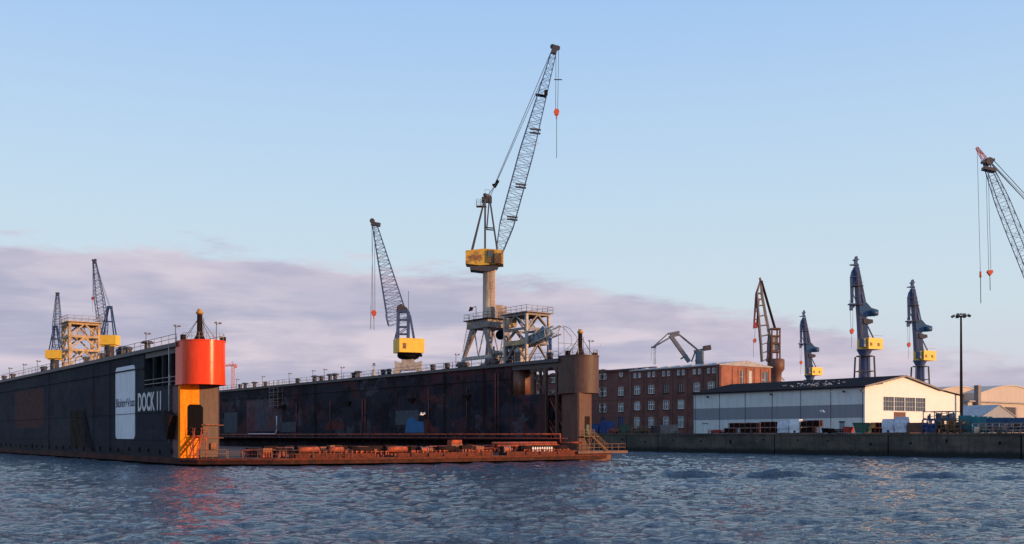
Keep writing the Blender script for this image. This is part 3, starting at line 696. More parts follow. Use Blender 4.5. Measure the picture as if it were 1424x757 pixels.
for s in (-5, -2, 1, 4): m = MB(); m.bar((s, -.7, 0), (s, -.7, 1.15), .14); m.bar((s, .7, 0), (s, .7, 1.15), .14); m.bar((s, -.8, 1.1), (s, .8, 1.1), .14); m.build('trestle', 'rust_orange', r)

# ------------------------------------------------ ventilators / bollards / lamps on the wall tops
def vent_mush():
    r = thing('mushroom_ventilator', '', 'ventilator', group='mushroom ventilators on the dock wall tops')
    m = MB(); m.lathe((0, 0, 0), [(.42, 0), (.42, .95), (.36, 1.0), (.36, 1.25)], 14); m.build('shaft', 'dark_steel', r)
    m = MB(); m.lathe((0, 0, 1.1), [(.35, -.02), (.85, 0), (.88, .18), (.6, .38), (.1, .45)], 16); m.build('cap', 'dark_steel', r); return r
def vent_box():
    r = thing('bollard', '', 'bollard', group='stout bollards on the dock wall tops')
    m = MB(); m.box(-.8, .8, -.6, .6, 0, .12); m.build('base_plate', 'dark_steel', r)
    m = MB(); m.lathe((0, 0, .12), [(.5, 0), (.42, .5), (.55, .75), (.62, .95), (.3, 1.1)], 16); m.build('post', 'dark_steel', r); return r
def lamp_post():
    r = thing('deck_lamp', '', 'lamp post', group='small lamp posts on the dock wall tops')
    m = MB(); m.tube((0, 0, 0), (0, 0, 2.5), .055, .045, 8); m.bar((0, 0, 2.35), (.45, 0, 2.5), .05); m.build('pole', 'dark_steel', r)
    m = MB(); m.prism_xz([(.3, 2.4), (.68, 2.45), (.68, 2.62), (.33, 2.62)], -.14, .14); m.prism_xz([(-.25, 2.5), (.08, 2.45), (.08, 2.72), (-.2, 2.68)], -.12, .12); m.build_each('lamp_head', 'grey_steel', r); return r
protos = {}
def put(kind, a, x, label, z=TOP, b=None, rz=ROT):
    mk = {'m': vent_mush, 'b': vent_box, 'l': lamp_post}[kind]
    loc = L(a, bat(a, x) if b is None else b, z)
    if kind not in protos: protos[kind] = mk(); o = protos[kind]; o.location = loc; o.rotation_euler.z = rz; o['label'] = label
    else: o = copy_tree(protos[kind], loc, rz, label)
    return o
fm = 'dark mushroom ventilator on top of the long inner dock wall'; fb_ = 'stout dark bollard on top of the long inner dock wall'; fl_ = 'thin lamp post on top of the long inner dock wall'
for x in (341, 354, 438, 459, 466, 498): put('m', RW0+1.2, x, fm)
for x in (334, 369, 414, 447, 492, 533, 541, 602, 622, 705, 765): put('b', RW0+1.0, x, fb_)
for x in (329, 365, 402, 435, 451, 475, 634): put('l', RW0+.6, x, fl_, rz=0)
for x in (172, 205): put('m', 1.2, x, 'dark mushroom ventilator on the outer wall top near the red drum')
for x in (166, 179, 142, 120, 62): put('b', 1.0, x, 'stout dark bollard on top of the outer wall near the signboard')
for x in (6, 18, 60, 74): put('b', 1.0, x, 'small dark bollard on the outer wall top at the far left')
put('l', 1.0, 203, 'lamp post on the outer wall top above the white signboard', rz=0)
put('l', 1.0, 244, 'lamp post on the outer wall top just left of the red drum', rz=0)
for x in (13, 33, 52): put('l', 1.0, x, 'lamp post on the outer wall top at the far left', rz=0)
r = thing('capstan', 'pinkish rusty capstan post standing alone on the inner wall top left of the yellow crane', 'capstan', tuple(L(RW0+1.2, bat(RW0+1.2, 520), TOP)))
m = MB(); m.lathe((0, 0, 0), [(.5, 0), (.35, .4), (.3, 1.0), (.45, 1.3), (.2, 1.5)], 14); m.build('body', 'pale_steel', r)
m = MB(); m.bar((0, 0, 1.4), (0, 0, 2.6), .09); m.bar((-.5, 0, 2.2), (.5, 0, 2.3), .09); m.cbox((0, 0, 2.6), (.5, .3, .3)); m.build('signal_arm', 'rust_brown', r)

def tower_mast(ac, bc, zt, label):
    r = thing('signal_mast', label, 'mast', tuple(L(ac, bc, zt)))
    m = MB(); m.lathe((0, 0, 0), [(.95, 0), (.75, .35), (.45, .9), (.36, 1.3), (.34, 3.6)], 16); m.build('post', 'rust_dark', r)
    m = MB(); m.lathe((0, 0, 3.6), [(.32, 0), (.5, .15), (.5, .3), (.3, .5), (.32, .7)], 12); m.build('lantern', 'lichen', r)
    m = MB()
    for i in range(10): m.bar((.5, -.2, .8+i*.25), (.5, .2, .8+i*.25), .05)
    m.bar((.5, -.2, .8), (.5, -.2, 3.1), .05); m.bar((.5, .2, .8), (.5, .2, 3.1), .05); m.build('ladder', 'grey_steel', r)
    m = MB()
    for x, y in ((-2.2, .5), (2.2, .5), (1.9, -1.2), (-2.0, -1.0)): m.tube((0, 0, 3.3), (x, y, 0), .035, n=5)
    m.build_each('guy_wire', 'rope', r); return r
ms = tower_mast(2.5, -.3, TOP+.12, 'dark mast with orange lantern on top of the red drum')
ms2 = copy_tree(ms, L(60.2, -10, TOP+.32), None, 'dark mast with orange lantern on top of the brown rusty drum')
put('l', 4.4, 0, 'lamp post on the red drum top right of its mast', TOP+.1, b=-1.2, rz=0)
put('l', 61.9, 0, 'lamp post on the brown drum top beside its mast', TOP+.3, b=-10.3, rz=0)
for (a, b, z, parent_) in ((2.75, -.75, TOP+.12, tl), (60.3, -10.0, TOP+.32, tr)):
    m = MB(); pr = None
    for i in range(0, 181, 20):
        t = math.radians(-i); p = Vector((a+2.7*math.cos(t), b+2.7*math.sin(t), z)); m.bar(p, p+Vector((0, 0, 1)), .05)
        if pr:
            for h in (.5, 1): m.bar(pr+Vector((0, 0, h)), p+Vector((0, 0, h)), .04)
        pr = p
    m.build('top_rail', 'grey_steel', parent_)
    m = MB(); m.box(a-2.8, a-2.3, b-.2, b+.5, z, z+.8); m.box(a+2.2, a+2.75, b-1, b-.3, z, z+.7); m.build_each('fairlead', 'rust_dark', parent_)

# ================================================================== CRANES
class Fr:
    """a crane's own frame: origin at its foot; p() turns photograph coordinates on its own plane into local metres"""
    def __init__(s, xc, Y, zb): s.k = F/Y; s.xc = xc; s.Y = Y; s.zb = zb; s.loc = ((xc-CX)/s.k, Y, zb)
    def p(s, x, y, d=0): return Vector(((x-s.xc)/s.k, d, CH+(HZ-y)/s.k-s.zb))
def rot37(v): return Matrix.Rotation(ROT, 4, 'Z') @ Vector(v)

def hook_set(fr, r, tx, ty, hx, hy, low=None, spread=None, dual=.3):
    m = MB(); a = fr.p(tx, ty); b = fr.p(hx, hy)
    for d in (-dual, dual): m.tube(a+Vector((d, 0, 0)), b+Vector((d*.7, 0, 0)), .045, n=5)
    if low: m.tube(b, fr.p(*low), .05, n=5)
    m.build('hoist_rope', 'rope', r)
    m = MB(); m.prism_xz([(b.x-.5, b.z+.3), (b.x-.3, b.z+.75), (b.x+.3, b.z+.75), (b.x+.5, b.z+.3), (b.x+.3, b.z-.3), (b.x-.3, b.z-.3)], -.25, .25)
    m.tube(b+Vector((0, 0, -.3)), b+Vector((0, 0, -.9)), .12, n=8); m.build('hook_block', 'hook_red', r)
    if spread: m = MB(); q = fr.p(*spread); m.bar(q-Vector((.7, 0, 0)), q+Vector((.7, 0, 0)), .14); m.build('spreader', 'rust_dark', r)

def lattice(fr, r, foot, tip, wmax, mat, n, cr=.17, lr=.09, depth=1.8):
    p0, p1 = fr.p(*foot), fr.p(*tip)
    w = lambda t: .7+(wmax-.7)*min(1, t/.12, (1-t)/.55*1.0+.0) if t < 1 else .5
    wf = lambda t: max(.6, wmax*min(.45+t*4, 1, .32+(1-t)*1.35)); hf = lambda t: max(.5, depth*min(1, .25+(1-t)*1.2))
    m = MB(); m.truss(p0, p1, wf, hf, n, cr, lr); m.build('boom', mat, r)
    d = (p1-p0).normalized(); m = MB(); a = Vector((-d.z, 0, d.x))
    for s in (-.35, .35): m.tube(p1+a*s*1.4+Vector((0, -.15, 0)), p1+a*s*1.4+Vector((0, .15, 0)), .42, n=12)
    m.bar(p1-d*1.2, p1+d*.3, .8, .7); m.build('boom_head', 'dark_steel', r)
    return p0, p1

# --- tall main crane
AC = (RW0+RW1)/2; bc = bat(AC, 680); Yc = L(AC, bc).y; fr = Fr(680, Yc, TOP)
mc = thing('portal_crane', 'tallest crane with long lattice boom and yellow house on a pale round column', 'crane', fr.loc)
zt = fr.p(680, 458).z; ztt = fr.p(680, 446).z
m = MB(); hw = 3.3
for sx, sy in ((-1, -1), (1, -1), (1, 1), (-1, 1)):
    foot = rot37((sx*2.6, sy*4.4, 1.1)); topp = rot37((sx*1.9, sy*2.0, zt))
    lg = MB(); d = (topp-foot); a = rot37((0, .38, 0)); b = rot37((.3, 0, 0))
    vs = [foot-a*.7-b*.7, foot+a*.7-b*.7, foot+a*.7+b*.7, foot-a*.7+b*.7, topp-a*1.7-b*1.4, topp+a*1.7-b*1.4, topp+a*1.7+b*1.4, topp-a*1.7+b*1.4]
    lg.add(vs, [(0, 1, 2, 3), (7, 6, 5, 4), (0, 4, 5, 1), (1, 5, 6, 2), (2, 6, 7, 3), (3, 7, 4, 0)]); lg.build('leg', 'grey_steel', mc)
    bg = MB(); c = rot37((sx*2.6, sy*4.4, 0)); q4 = Matrix.Translation(c) @ Matrix.Rotation(ROT, 4, 'Z')
    bg.box(-.45, .45, -1.3, 1.3, .55, 1.0, q4); bg.box(-.4, .4, -1.6, -.2, .2, .7, q4); bg.box(-.4, .4, .2, 1.6, .2, .7, q4)
    for y in (-1.2, -.5, .5, 1.2): bg.tube(q4 @ Vector((-.25, y, .3)), q4 @ Vector((.25, y, .3)), .28, n=12)
    bg.build('bogie', 'dark_steel' if sx < 0 else 'grey_steel', mc)
m = MB()
for sx in (-1, 1):
    m.bar(rot37((sx*2.6, -4.4, 1.5)), rot37((sx*2.6, 4.4, 1.5)), .5, .55)
    m.bar(rot37((sx*2.3, 0, 1.7)), rot37((sx*2.1, -1.6, zt)), .22); m.bar(rot37((sx*2.3, 0, 1.7)), rot37((sx*2.1, 1.6, zt)), .22)
m.build('tie_beam', 'pale_steel', mc)
m = MB(); q4 = Matrix.Rotation(ROT, 4, 'Z'); m.box(-2.6, 2.6, -3.2, 3.2, zt, ztt-.12, q4); m.build('portal_frame', 'grey_steel', mc)
m = MB(); m.box(-3.0, 3.0, -3.7, 3.7, ztt-.11, ztt+.05, q4)
for s in (-1, 1):
    for z in (.55, 1.1): m.bar(q4 @ Vector((s*2.9, -3.6, ztt+z)), q4 @ Vector((s*2.9, 3.6, ztt+z)), .05); m.bar(q4 @ Vector((-2.9, s*3.6, ztt+z)), q4 @ Vector((2.9, s*3.6, ztt+z)), .05)
    for i in range(6): m.bar(q4 @ Vector((s*2.9, -3.6+i*1.44, ztt)), q4 @ Vector((s*2.9, -3.6+i*1.44, ztt+1.1)), .06); m.bar(q4 @ Vector((-2.9+i*1.16, s*3.6, ztt)), q4 @ Vector((-2.9+i*1.16, s*3.6, ztt+1.1)), .06)
m.build('walkway', 'rust_dark', mc)
zc = fr.p(680, 376).z
m = MB(); m.lathe((0, 0, ztt+.05), [(1.25, 0), (1.12, .3), (1.08, zc-ztt-.4), (1.3, zc-ztt-.1)], 28); m.build('column', 'cream', mc)
m = MB()
for i in range(34): m.bar((.5, -1.18, ztt+.4+i*.26), (1.0, -.85, ztt+.4+i*.26), .05)
m.bar((.5, -1.2, ztt), (.5, -1.2, zc), .06); m.bar((1.0, -.87, ztt), (1.0, -.87, zc), .06); m.build('column_ladder', 'grey_steel', mc)
a = fr.p(690, 447); m = MB(); m.box(a.x-.1, a.x+1.2, -2.4, -1.0, a.z, a.z+2.6); m.box(a.x+1.25, a.x+1.9, -2.3, -1.1, a.z, a.z+2.4); m.build_each('switch_cabinet', 'cream', mc)
m = MB()
for s in (0, .7):
    m.bar(fr.p(645, 492, -3.9)+Vector((s, s*.5, 0)), fr.p(652, 448, -2.9)+Vector((s, s*.5, 0)), .08)
for i in range(20): p = fr.p(645, 492, -3.9).lerp(fr.p(652, 448, -2.9), i/20); m.bar(p, p+Vector((.7, .35, 0)), .05)
m.build('portal_ladder', 'grey_steel', mc)
m = MB(); a = fr.p(696, 468); m.tube(a+Vector((0, -2.6, 0)), a+Vector((0, -2.4, 0)), .85, n=20); m.build('cable_reel', 'black', mc)
m = MB(); a = fr.p(662, 445); m.bar(a, a+Vector((0, 0, 2.4)), .1); m.bar(a+Vector((0, 0, 2.4)), a+Vector((-.9, 0, 2.0)), .1); m.prism_xz([(a.x-1.3, a.z+1.5), (a.x-.6, a.z+1.7), (a.x-.5, a.z+2.2), (a.x-1.1, a.z+2.3)], -.3, .3); m.build('floodlight', 'rust_dark', mc)
# slewing house
A = fr.p(648, 370); B = fr.p(700, 349)
m = MB(); m.prism_xz([(A.x, A.z+.1), (A.x+2.6, A.z-.15), (B.x, A.z+.1), (B.x, B.z-.15), (A.x+3.2, B.z+.1), (A.x, B.z-.25)], -1.7, 1.7); hs = m.build('machinery_house', 'yellow_worn', mc)
m = MB(); c = fr.p(685, 360)
m.box(c.x-1.0, c.x+.3, -1.9, -1.72, c.z-1.0, c.z+1.2); m.box(c.x+.4, c.x+1.6, -2.2, -1.71, c.z-1.2, c.z+.6); m.build_each('gear_cover', 'yellow_dull', hs)
m = MB(); m.box(c.x-.8, c.x+.1, -1.94, -1.91, c.z, c.z+.9); m.build('window', 'glass', hs)
m = MB(); m.prism_xz([(A.x+.7, A.z-.2), (B.x-.9, A.z-.2), (B.x-1.6, A.z-1.0), (B.x-2.6, A.z-1.25), (A.x+.8, A.z-.9)], -1.5, 1.5); m.build('slewing_platform', 'dark_steel', mc)
T = fr.p(677, 276)
m = MB()
for d in (-1, 1):
    m.bar(fr.p(656, 350, d*1.3), T+Vector((-.6, d*.4, -1)), .22); m.bar(fr.p(674.5, 350, d*.7), T+Vector((-.3, d*.4, 0)), .3)
    m.bar(fr.p(694, 366, d*1.5), T+Vector((.5, d*.4, 0)), .28); m.bar(fr.p(676, 318, d*.8), fr.p(687, 319, d*.9), .2)
    m.bar(fr.p(677, 318, d*.8), T+Vector((.4, d*.4, -.6)), .18)
m.bar(T+Vector((-.9, 0, -.3)), T+Vector((.9, 0, -.3)), 1.0, .9); m.bar(T+Vector((-.4, -1, .4)), T+Vector((.6, 1, .4)), .5); m.build('a_frame', 'dark_steel', mc)
m = MB(); P_ = fr.p(664, 287); m.box(P_.x-.2, P_.x+1.6, -.7, .7, P_.z-.1, P_.z)
for x in (-.2, .6, 1.4):
    m.bar(P_+Vector((x, -.7, 0)), P_+Vector((x, -.7, 1.1)), .06); m.bar(P_+Vector((x, .7, 0)), P_+Vector((x, .7, 1.1)), .06)
for d in (-.7, .7):
    for z in (.55, 1.1): m.bar(P_+Vector((-.2, d, z)), P_+Vector((1.4, d, z)), .05)
for x in (-.3, .5): m.bar(T+Vector((x, -.5, .5)), T+Vector((x, -.5, 1.4)), .06)
m.bar(T+Vector((-.3, -.5, 1.4)), T+Vector((.5, -.5, 1.4)), .05); m.build('mast_platform', 'grey_steel', mc)
p0, p1 = lattice(fr, mc, (694, 352), (772, 66), 2.5, 'crane_navy', 38, .125, .05, 1.7)
m = MB(); q0 = fr.p(690, 256)
for d in (-.5, .5):
    m.tube(T+Vector((.2, d*.5, .5)), q0+Vector((0, d, 0)), .035, n=5); m.tube(q0+Vector((-.2, d, 0)), p1+Vector((-.5, d*.5, -.3)), .03, n=5); m.tube(T+Vector((.6, d*.5, .3)), p1.lerp(p0, .16)+Vector((-.8, d*.5, 0)), .025, n=5)
m.build('pendant_rope', 'rope', mc)
m = MB(); m.bar(q0+Vector((-.35, 0, -.6)), q0+Vector((.35, 0, .6)), .5, .5); m.bar(q0+Vector((-.7, 0, -.2)), q0+Vector((.1, 0, 0)), .3); m.build('rope_bridle', 'black', mc)
for xx, yy, w_ in ((728, 172, 1.6),):
    m = MB(); c = fr.p(752, 132); m.bar(c-Vector((.9, 0, 0)), c+Vector((1.0, 0, -.3)), 1.0, .18); m.cbox((c.x+.9, -.5, c.z+.2), (.6, .7, .8)); m.build('boom_platform', 'rust_dark', mc)
for y in (182, 258, 303):
    c = fr.p(712+(303-y)*.265, y); m = MB(); m.bar(c-Vector((.9, 1.1, 0)), c+Vector((1.0, -1.1, -.2)), .16, .3); m.bar(c-Vector((.9, -1.1, 0)), c+Vector((1.0, 1.1, -.2)), .16, .3); m.build_each('boom_joint', 'dark_steel', mc)
hook_set(fr, mc, 775, 68, 774, 158, (774, 220), (776, 111), .25)

# --- lower lattice crane on the same wall
b2 = bat(AC, 568); fr = Fr(568, L(AC, b2).y, TOP)
c2 = thing('deck_crane', 'squat lattice crane with bright yellow box house on the inner dock wall', 'crane', fr.loc)
z0 = fr.p(568, 499).z
m = MB(); m.prism_xz([(-2.9, .0), (-1.9, 0), (-1.5, .8), (1.5, .8), (1.9, 0), (2.9, 0), (2.6, 1.6), (2.7, 2.6), (1.4, 2.2), (1.0, z0), (-1.0, z0), (-1.4, 2.2), (-2.7, 2.6), (-2.6, 1.6)], -1.1, 1.1); m.build('pedestal', 'pale_steel', c2)
m = MB(); m.lathe((0, 0, z0-.2), [(1.3, 0), (2.0, .3), (2.3, .85)], 20); m.cbox((.3, 0, z0+.75), (4.6, 3.4, .5)); m.build('slewing_ring', 'black', c2)
A = fr.p(547, 492); B = fr.p(590, 472.5)
ang = .42; mt = Matrix.Translation(((A.x+B.x)/2, 0, 0)) @ Matrix.Rotation(ang, 4, 'Z')
m = MB(); m.box(-2.6, 2.6, -2.0, 2.0, A.z+.1, B.z, mt); hs = m.build('machinery_house', 'yellow', c2)
m = MB(); m.box(-1.9, -1.2, -2.03, -2.0, A.z+.8, A.z+1.9, mt); m.build_each('louvre', 'yellow_dull', hs)
m = MB(); m.bar(mt @ Vector((-2.6, -2.0, B.z+.05)), mt @ Vector((2.6, -2.0, B.z+.05)), .1); m.bar(mt @ Vector((-2.6, 2.0, B.z+.05)), mt @ Vector((2.6, 2.0, B.z+.05)), .1); m.build('roof_edge', 'yellow', hs)
m = MB()
for d in (-1, 1):
    m.bar(fr.p(553, 473, d), fr.p(554, 433, d*.8), .42); m.bar(fr.p(567.5, 473, d), fr.p(568, 433, d*.8), .42); m.bar(fr.p(576, 473, d), fr.p(570, 438, d*.8), .3)
    for y in (465, 455, 445, 434): m.bar(fr.p(553, y, d), fr.p(568, y, d), .2)
    m.bar(fr.p(553, 465, d), fr.p(568, 455, d), .14)
for y in (465, 445): m.bar(fr.p(553, y, -1), fr.p(553, y, 1), .18); m.bar(fr.p(568, y, -1), fr.p(568, y, 1), .18)
m.build('a_frame', 'crane_navy', c2)
m = MB(); c = fr.p(560, 430); m.prism_xz([(c.x-1.2, c.z-.6), (c.x+1.3, c.z-.7), (c.x+.9, c.z+.2), (c.x-.3, c.z+.9), (c.x-1.0, c.z+.5)], -1, 1); m.build('sheave_block', 'dark_steel', c2)
m = MB(); m.bar(fr.p(568, 434), fr.p(568, 405), .09); m.build('antenna', 'dark_steel', c2)
m = MB(); hd = fr.p(520.5, 311); f0 = fr.p(549, 472); f1_ = fr.p(560, 428)
# tapering boom (wide at the foot)
P0 = (f0+f1_)/2
m.truss(P0, hd, lambda t: .9+(1-t)*3.3 if t > .1 else 4.2, lambda t: .6+(1-t)*1.4, 24, .15, .06); m.bar(f0, P0, .25); m.build('boom', 'crane_navy', c2)
m = MB(); m.tube(hd+Vector((-.4, -.3, .5)), hd+Vector((-.4, .3, .5)), .5, n=12); m.bar(hd+Vector((-.6, 0, 0)), hd+Vector((1.2, 0, -.3)), .9, .7); m.build('boom_head', 'dark_steel', c2)
hook_set(fr, c2, 519, 312, 520, 437, (520, 459), None, .28)
m = MB(); m.tube(fr.p(516, 425), fr.p(515.5, 458), .06, n=5); m.tube(fr.p(519, 312), fr.p(516, 425), .03, n=5); m.build('whip_line', 'rope', c2)

# --- two far cranes beyond the outer wall
def far_crane(xc, cabx, caby, foot, tip, aft, label, hook=None, zb=TOP):
    b_ = bat(AC, xc); f_ = Fr(xc, L(AC, b_).y, zb)
    r = thing('pedestal_crane', label, 'crane', f_.loc)
    zc_ = f_.p(xc, caby[1]).z
    m = MB(); m.lathe((0, 0, 4), [(1.9, 0), (1.7, zc_-4.6), (2.2, zc_-4)], 20); m.build('column', 'dark_steel', r)
    for sx in (-1, 1):
        for sy in (-1, 1): m = MB(); m.bar((sx*2.6, sy*2.6, 0), (sx*1.4, sy*1.4, 5), .6); m.build('leg', 'grey_steel', r)
    A = f_.p(cabx[0], caby[1]); B = f_.p(cabx[1], caby[0])
    m = MB(); m.box(A.x, B.x, -2.2, 2.2, A.z, B.z); m.box(A.x+.8, B.x-.8, -1.6, 1.6, A.z-.6, A.z-.01); m.build('machinery_house', 'yellow', r)
    m = MB(); T_ = f_.p(*aft)
    for d in (-1.2, 1.2):
        m.bar(f_.p(cabx[0]+4, caby[0], d), T_+Vector((-.5, d*.4, 0)), .38); m.bar(f_.p(cabx[1]-4, caby[0], d), T_+Vector((.6, d*.4, 0)), .38)
        m.bar(f_.p(cabx[0]+6, (caby[0]+aft[1])/2, d*.8), f_.p(cabx[1]-6, (caby[0]+aft[1])/2, d*.8), .25)
    m.bar(T_+Vector((-.9, 0, .1)), T_+Vector((.9, 0, .1)), 1.2, .9); m.build('a_frame', 'crane_blue', r)
    a0, a1 = lattice(f_, r, foot, tip, 3.0, 'crane_navy', 22, .22, .09, 2.2)
    m = MB()
    for d in (-.4, .4): m.tube(T_+Vector((0, d, .4)), a1+Vector((.2, d, -.4)), .06, n=5)
    m.build('pendant_rope', 'rope', r)
    if hook: hook_set(f_, r, *hook)
    return r, f_
far_crane(152, (138, 164), (467, 480), (145, 466), (131, 362), (152.5, 428), 'blue lattice crane with yellow house just right of the yellow scaffold tower', (130, 364, 129, 416, (129, 434), None, .2))
far_crane(76, (66, 89), (487.5, 499), (79, 487), (80, 408), (77, 455), 'slim lattice crane with yellow house at far left beside the scaffold tower', None)

# --- scaffold towers (trestles)
def trestle(a0, a1, b0, b1, zb, zlev, label, mats, name='trestle_tower'):
    r = thing(name, label, 'steel tower', tuple(L((a0+a1)/2, (b0+b1)/2, zb)), ROT)
    A, B = (a1-a0)/2, (b1-b0)/2; H = zlev[-1]
    for sx in (-1, 1):
        for sy in (-1, 1): m = MB(); m.bar((sx*A, sy*B, 0), (sx*A, sy*B, H), .42); m.build('leg', mats[0], r)
    br = MB(); fl2 = MB(); lv = [0]+zlev
    for z0_, z1_ in zip(lv, lv[1:]):
        for (p, q2) in (((-A, -B), (A, -B)), ((-A, B), (A, B)), ((-A, -B), (-A, B)), ((A, -B), (A, B))):
            mx = ((p[0]+q2[0])/2, (p[1]+q2[1])/2)
            br.bar((*p, z0_), (*mx, z1_), .24); br.bar((*q2, z0_), (*mx, z1_), .24); br.bar((*p, z1_), (*q2, z1_), .38)
    br.build('bracing', mats[1], r)
    fl2.box(-A-.5, A+.5, -B-.7, B+.7, H+.2, H+.36); fl2.build('top_deck', mats[1], r)
    rr = MB()
    for sx in (-1, 1):
        for z in (.5, 1.0): rr.bar((sx*(A+.45), -B-.6, H+.36+z), (sx*(A+.45), B+.6, H+.36+z), .06); rr.bar((-A-.45, sx*(B+.6), H+.36+z), (A+.45, sx*(B+.6), H+.36+z), .06)
        for i in range(6): t = i/5; rr.bar((sx*(A+.45), -B-.6+t*(2*B+1.2), H+.3), (sx*(A+.45), -B-.6+t*(2*B+1.2), H+1.36), .06); rr.bar((-A-.45+t*(2*A+.9), sx*(B+.6), H+.3), (-A-.45+t*(2*A+.9), sx*(B+.6), H+1.36), .06)
    rr.build('railing', 'grey_steel', r)
    s = MB()
    for i in range(12): s.bar((-A*.3, -B*.6+i*.22, lv[-2]+(H-lv[-2])*i/12), (A*.3, -B*.6+i*.22, lv[-2]+(H-lv[-2])*i/12), .2, .05)
    s.bar((-A*.3, -B*.6, lv[-2]), (-A*.3, -B*.6+2.6, H), .1); s.bar((A*.3, -B*.6, lv[-2]), (A*.3, -B*.6+2.6, H), .1); s.build('inner_stair', mats[0], r)
    return r, A, B
bA, bB = bat(RW1-.6, 703), bat(RW0+.4, 763)
t1, A_, B_ = trestle(RW0+.4, RW1-.4, .7, 6.7, TOP, [3.2, 5.6, 8.0], 'cream steel trestle tower with railed top between the tallest crane and the brown drum', ['pale_steel', 'grey_steel'])
m = MB(); m.box(-A_-.24, -A_-.02, -B_, B_*.9, 2.9, 3.7); m.build('yellow_beam', 'trestle_yellow', t1)
m = MB(); m.box(-A_, -A_+1.6, 1.8, B_, 6.2, 7.6); m.build('hoist_trolley', 'trestle_yellow', t1)
r = thing('gangway', 'blue netted gangway slung through the trestle tower beside the brown drum', 'gangway', tuple(L(RW0+1.6, 1.6, TOP+3.6)), ROT)
m = MB(); m.prism_yz([(6.4, -1.7), (6.6, -.9), (1.5, .4), (-3.0, 1.3), (-4.2, 2.1), (-5.6, .9), (-5.4, .4), (-2, -.5)], -.5, .5); m.build('netting', 'net_blue', r)
m = MB(); m.truss((0, 6.4, -1.4), (0, -7.4, 1.2), lambda t: 1.3, lambda t: 1.5, 12, .13, .08, up=(1, 0, 0)); m.build('girder', 'pale_steel', r)
r = thing('access_frame', 'thin curved tubular access frame left of the brown drum top', 'frame', tuple(L(RW0+1.0, bat(RW0+1.0, 785), TOP)), ROT)
m = MB()
for a in (0, 1.2):
    m.path([(a, 1.4, 0), (a, 1.6, 5.4), (a, .2, 4.9), (a, -1.6, 3.4), (a, -2.2, 0)], .05, 6); m.bar((a, 1.5, 2.6), (a, -1.9, 2.2), .06); m.bar((a, 1.4, .6), (a, -1.9, 2.2), .05)
for z in (1, 2.6, 4, 5.4): m.bar((0, 1.5, z), (1.2, 1.5, z), .06)
m.build('tube_frame', 'pale_steel', r)
m = MB(); m.box(-.3, 0, 3.1, 3.6, 1.6, 3.6); m.build('notice_board', 'patch_blue', r); m = MB(); m.bar((-.1, 3.3, 0), (-.1, 3.3, 1.6), .08); m.build('board_post', 'dark_steel', r)
trestle(.3, 5.2, 57.6, 62.2, TOP, [2.9, 5.3, 7.6], 'yellowish steel scaffold tower on the outer wall top between two cranes', ['trestle_yellow', 'trestle_yellow'])
# machinery at crane foot
for (x, lab_, mt_) in ((690, 'grey winch house at the foot of the tallest crane', 'grey_steel'), (712, 'dark machinery cabinet under the trestle tower', 'dark_steel'), (724, 'pale switch cabinet under the trestle tower', 'pale_steel')):
    r = thing('machinery_cabinet', lab_, 'cabinet', tuple(L(RW0+1.4, bat(RW0+1.4, x), TOP)), ROT)
    m = MB(); m.box(-.7, .7, -.9, .9, .1, 2.0); m.prism_yz([(-1, 2.0), (1, 2.0), (.6, 2.5), (-.6, 2.5)], -.75, .75); m.build('casing', mt_, r)
    m = MB(); m.box(-.73, -.7, -.7, -.05, .3, 1.8); m.box(-.73, -.7, .05, .7, .3, 1.8); m.build_each('door', 'rust_tower', r)
    m = MB(); m.tube((-.2, .4, 2.4), (-.2, .4, 3.3), .15, n=8); m.build('vent_pipe', 'rust_dark', r)
    m = MB(); m.cbox((-.75, -.2, 2.2), (.2, .4, .35)); m.build('lamp', 'white', r)

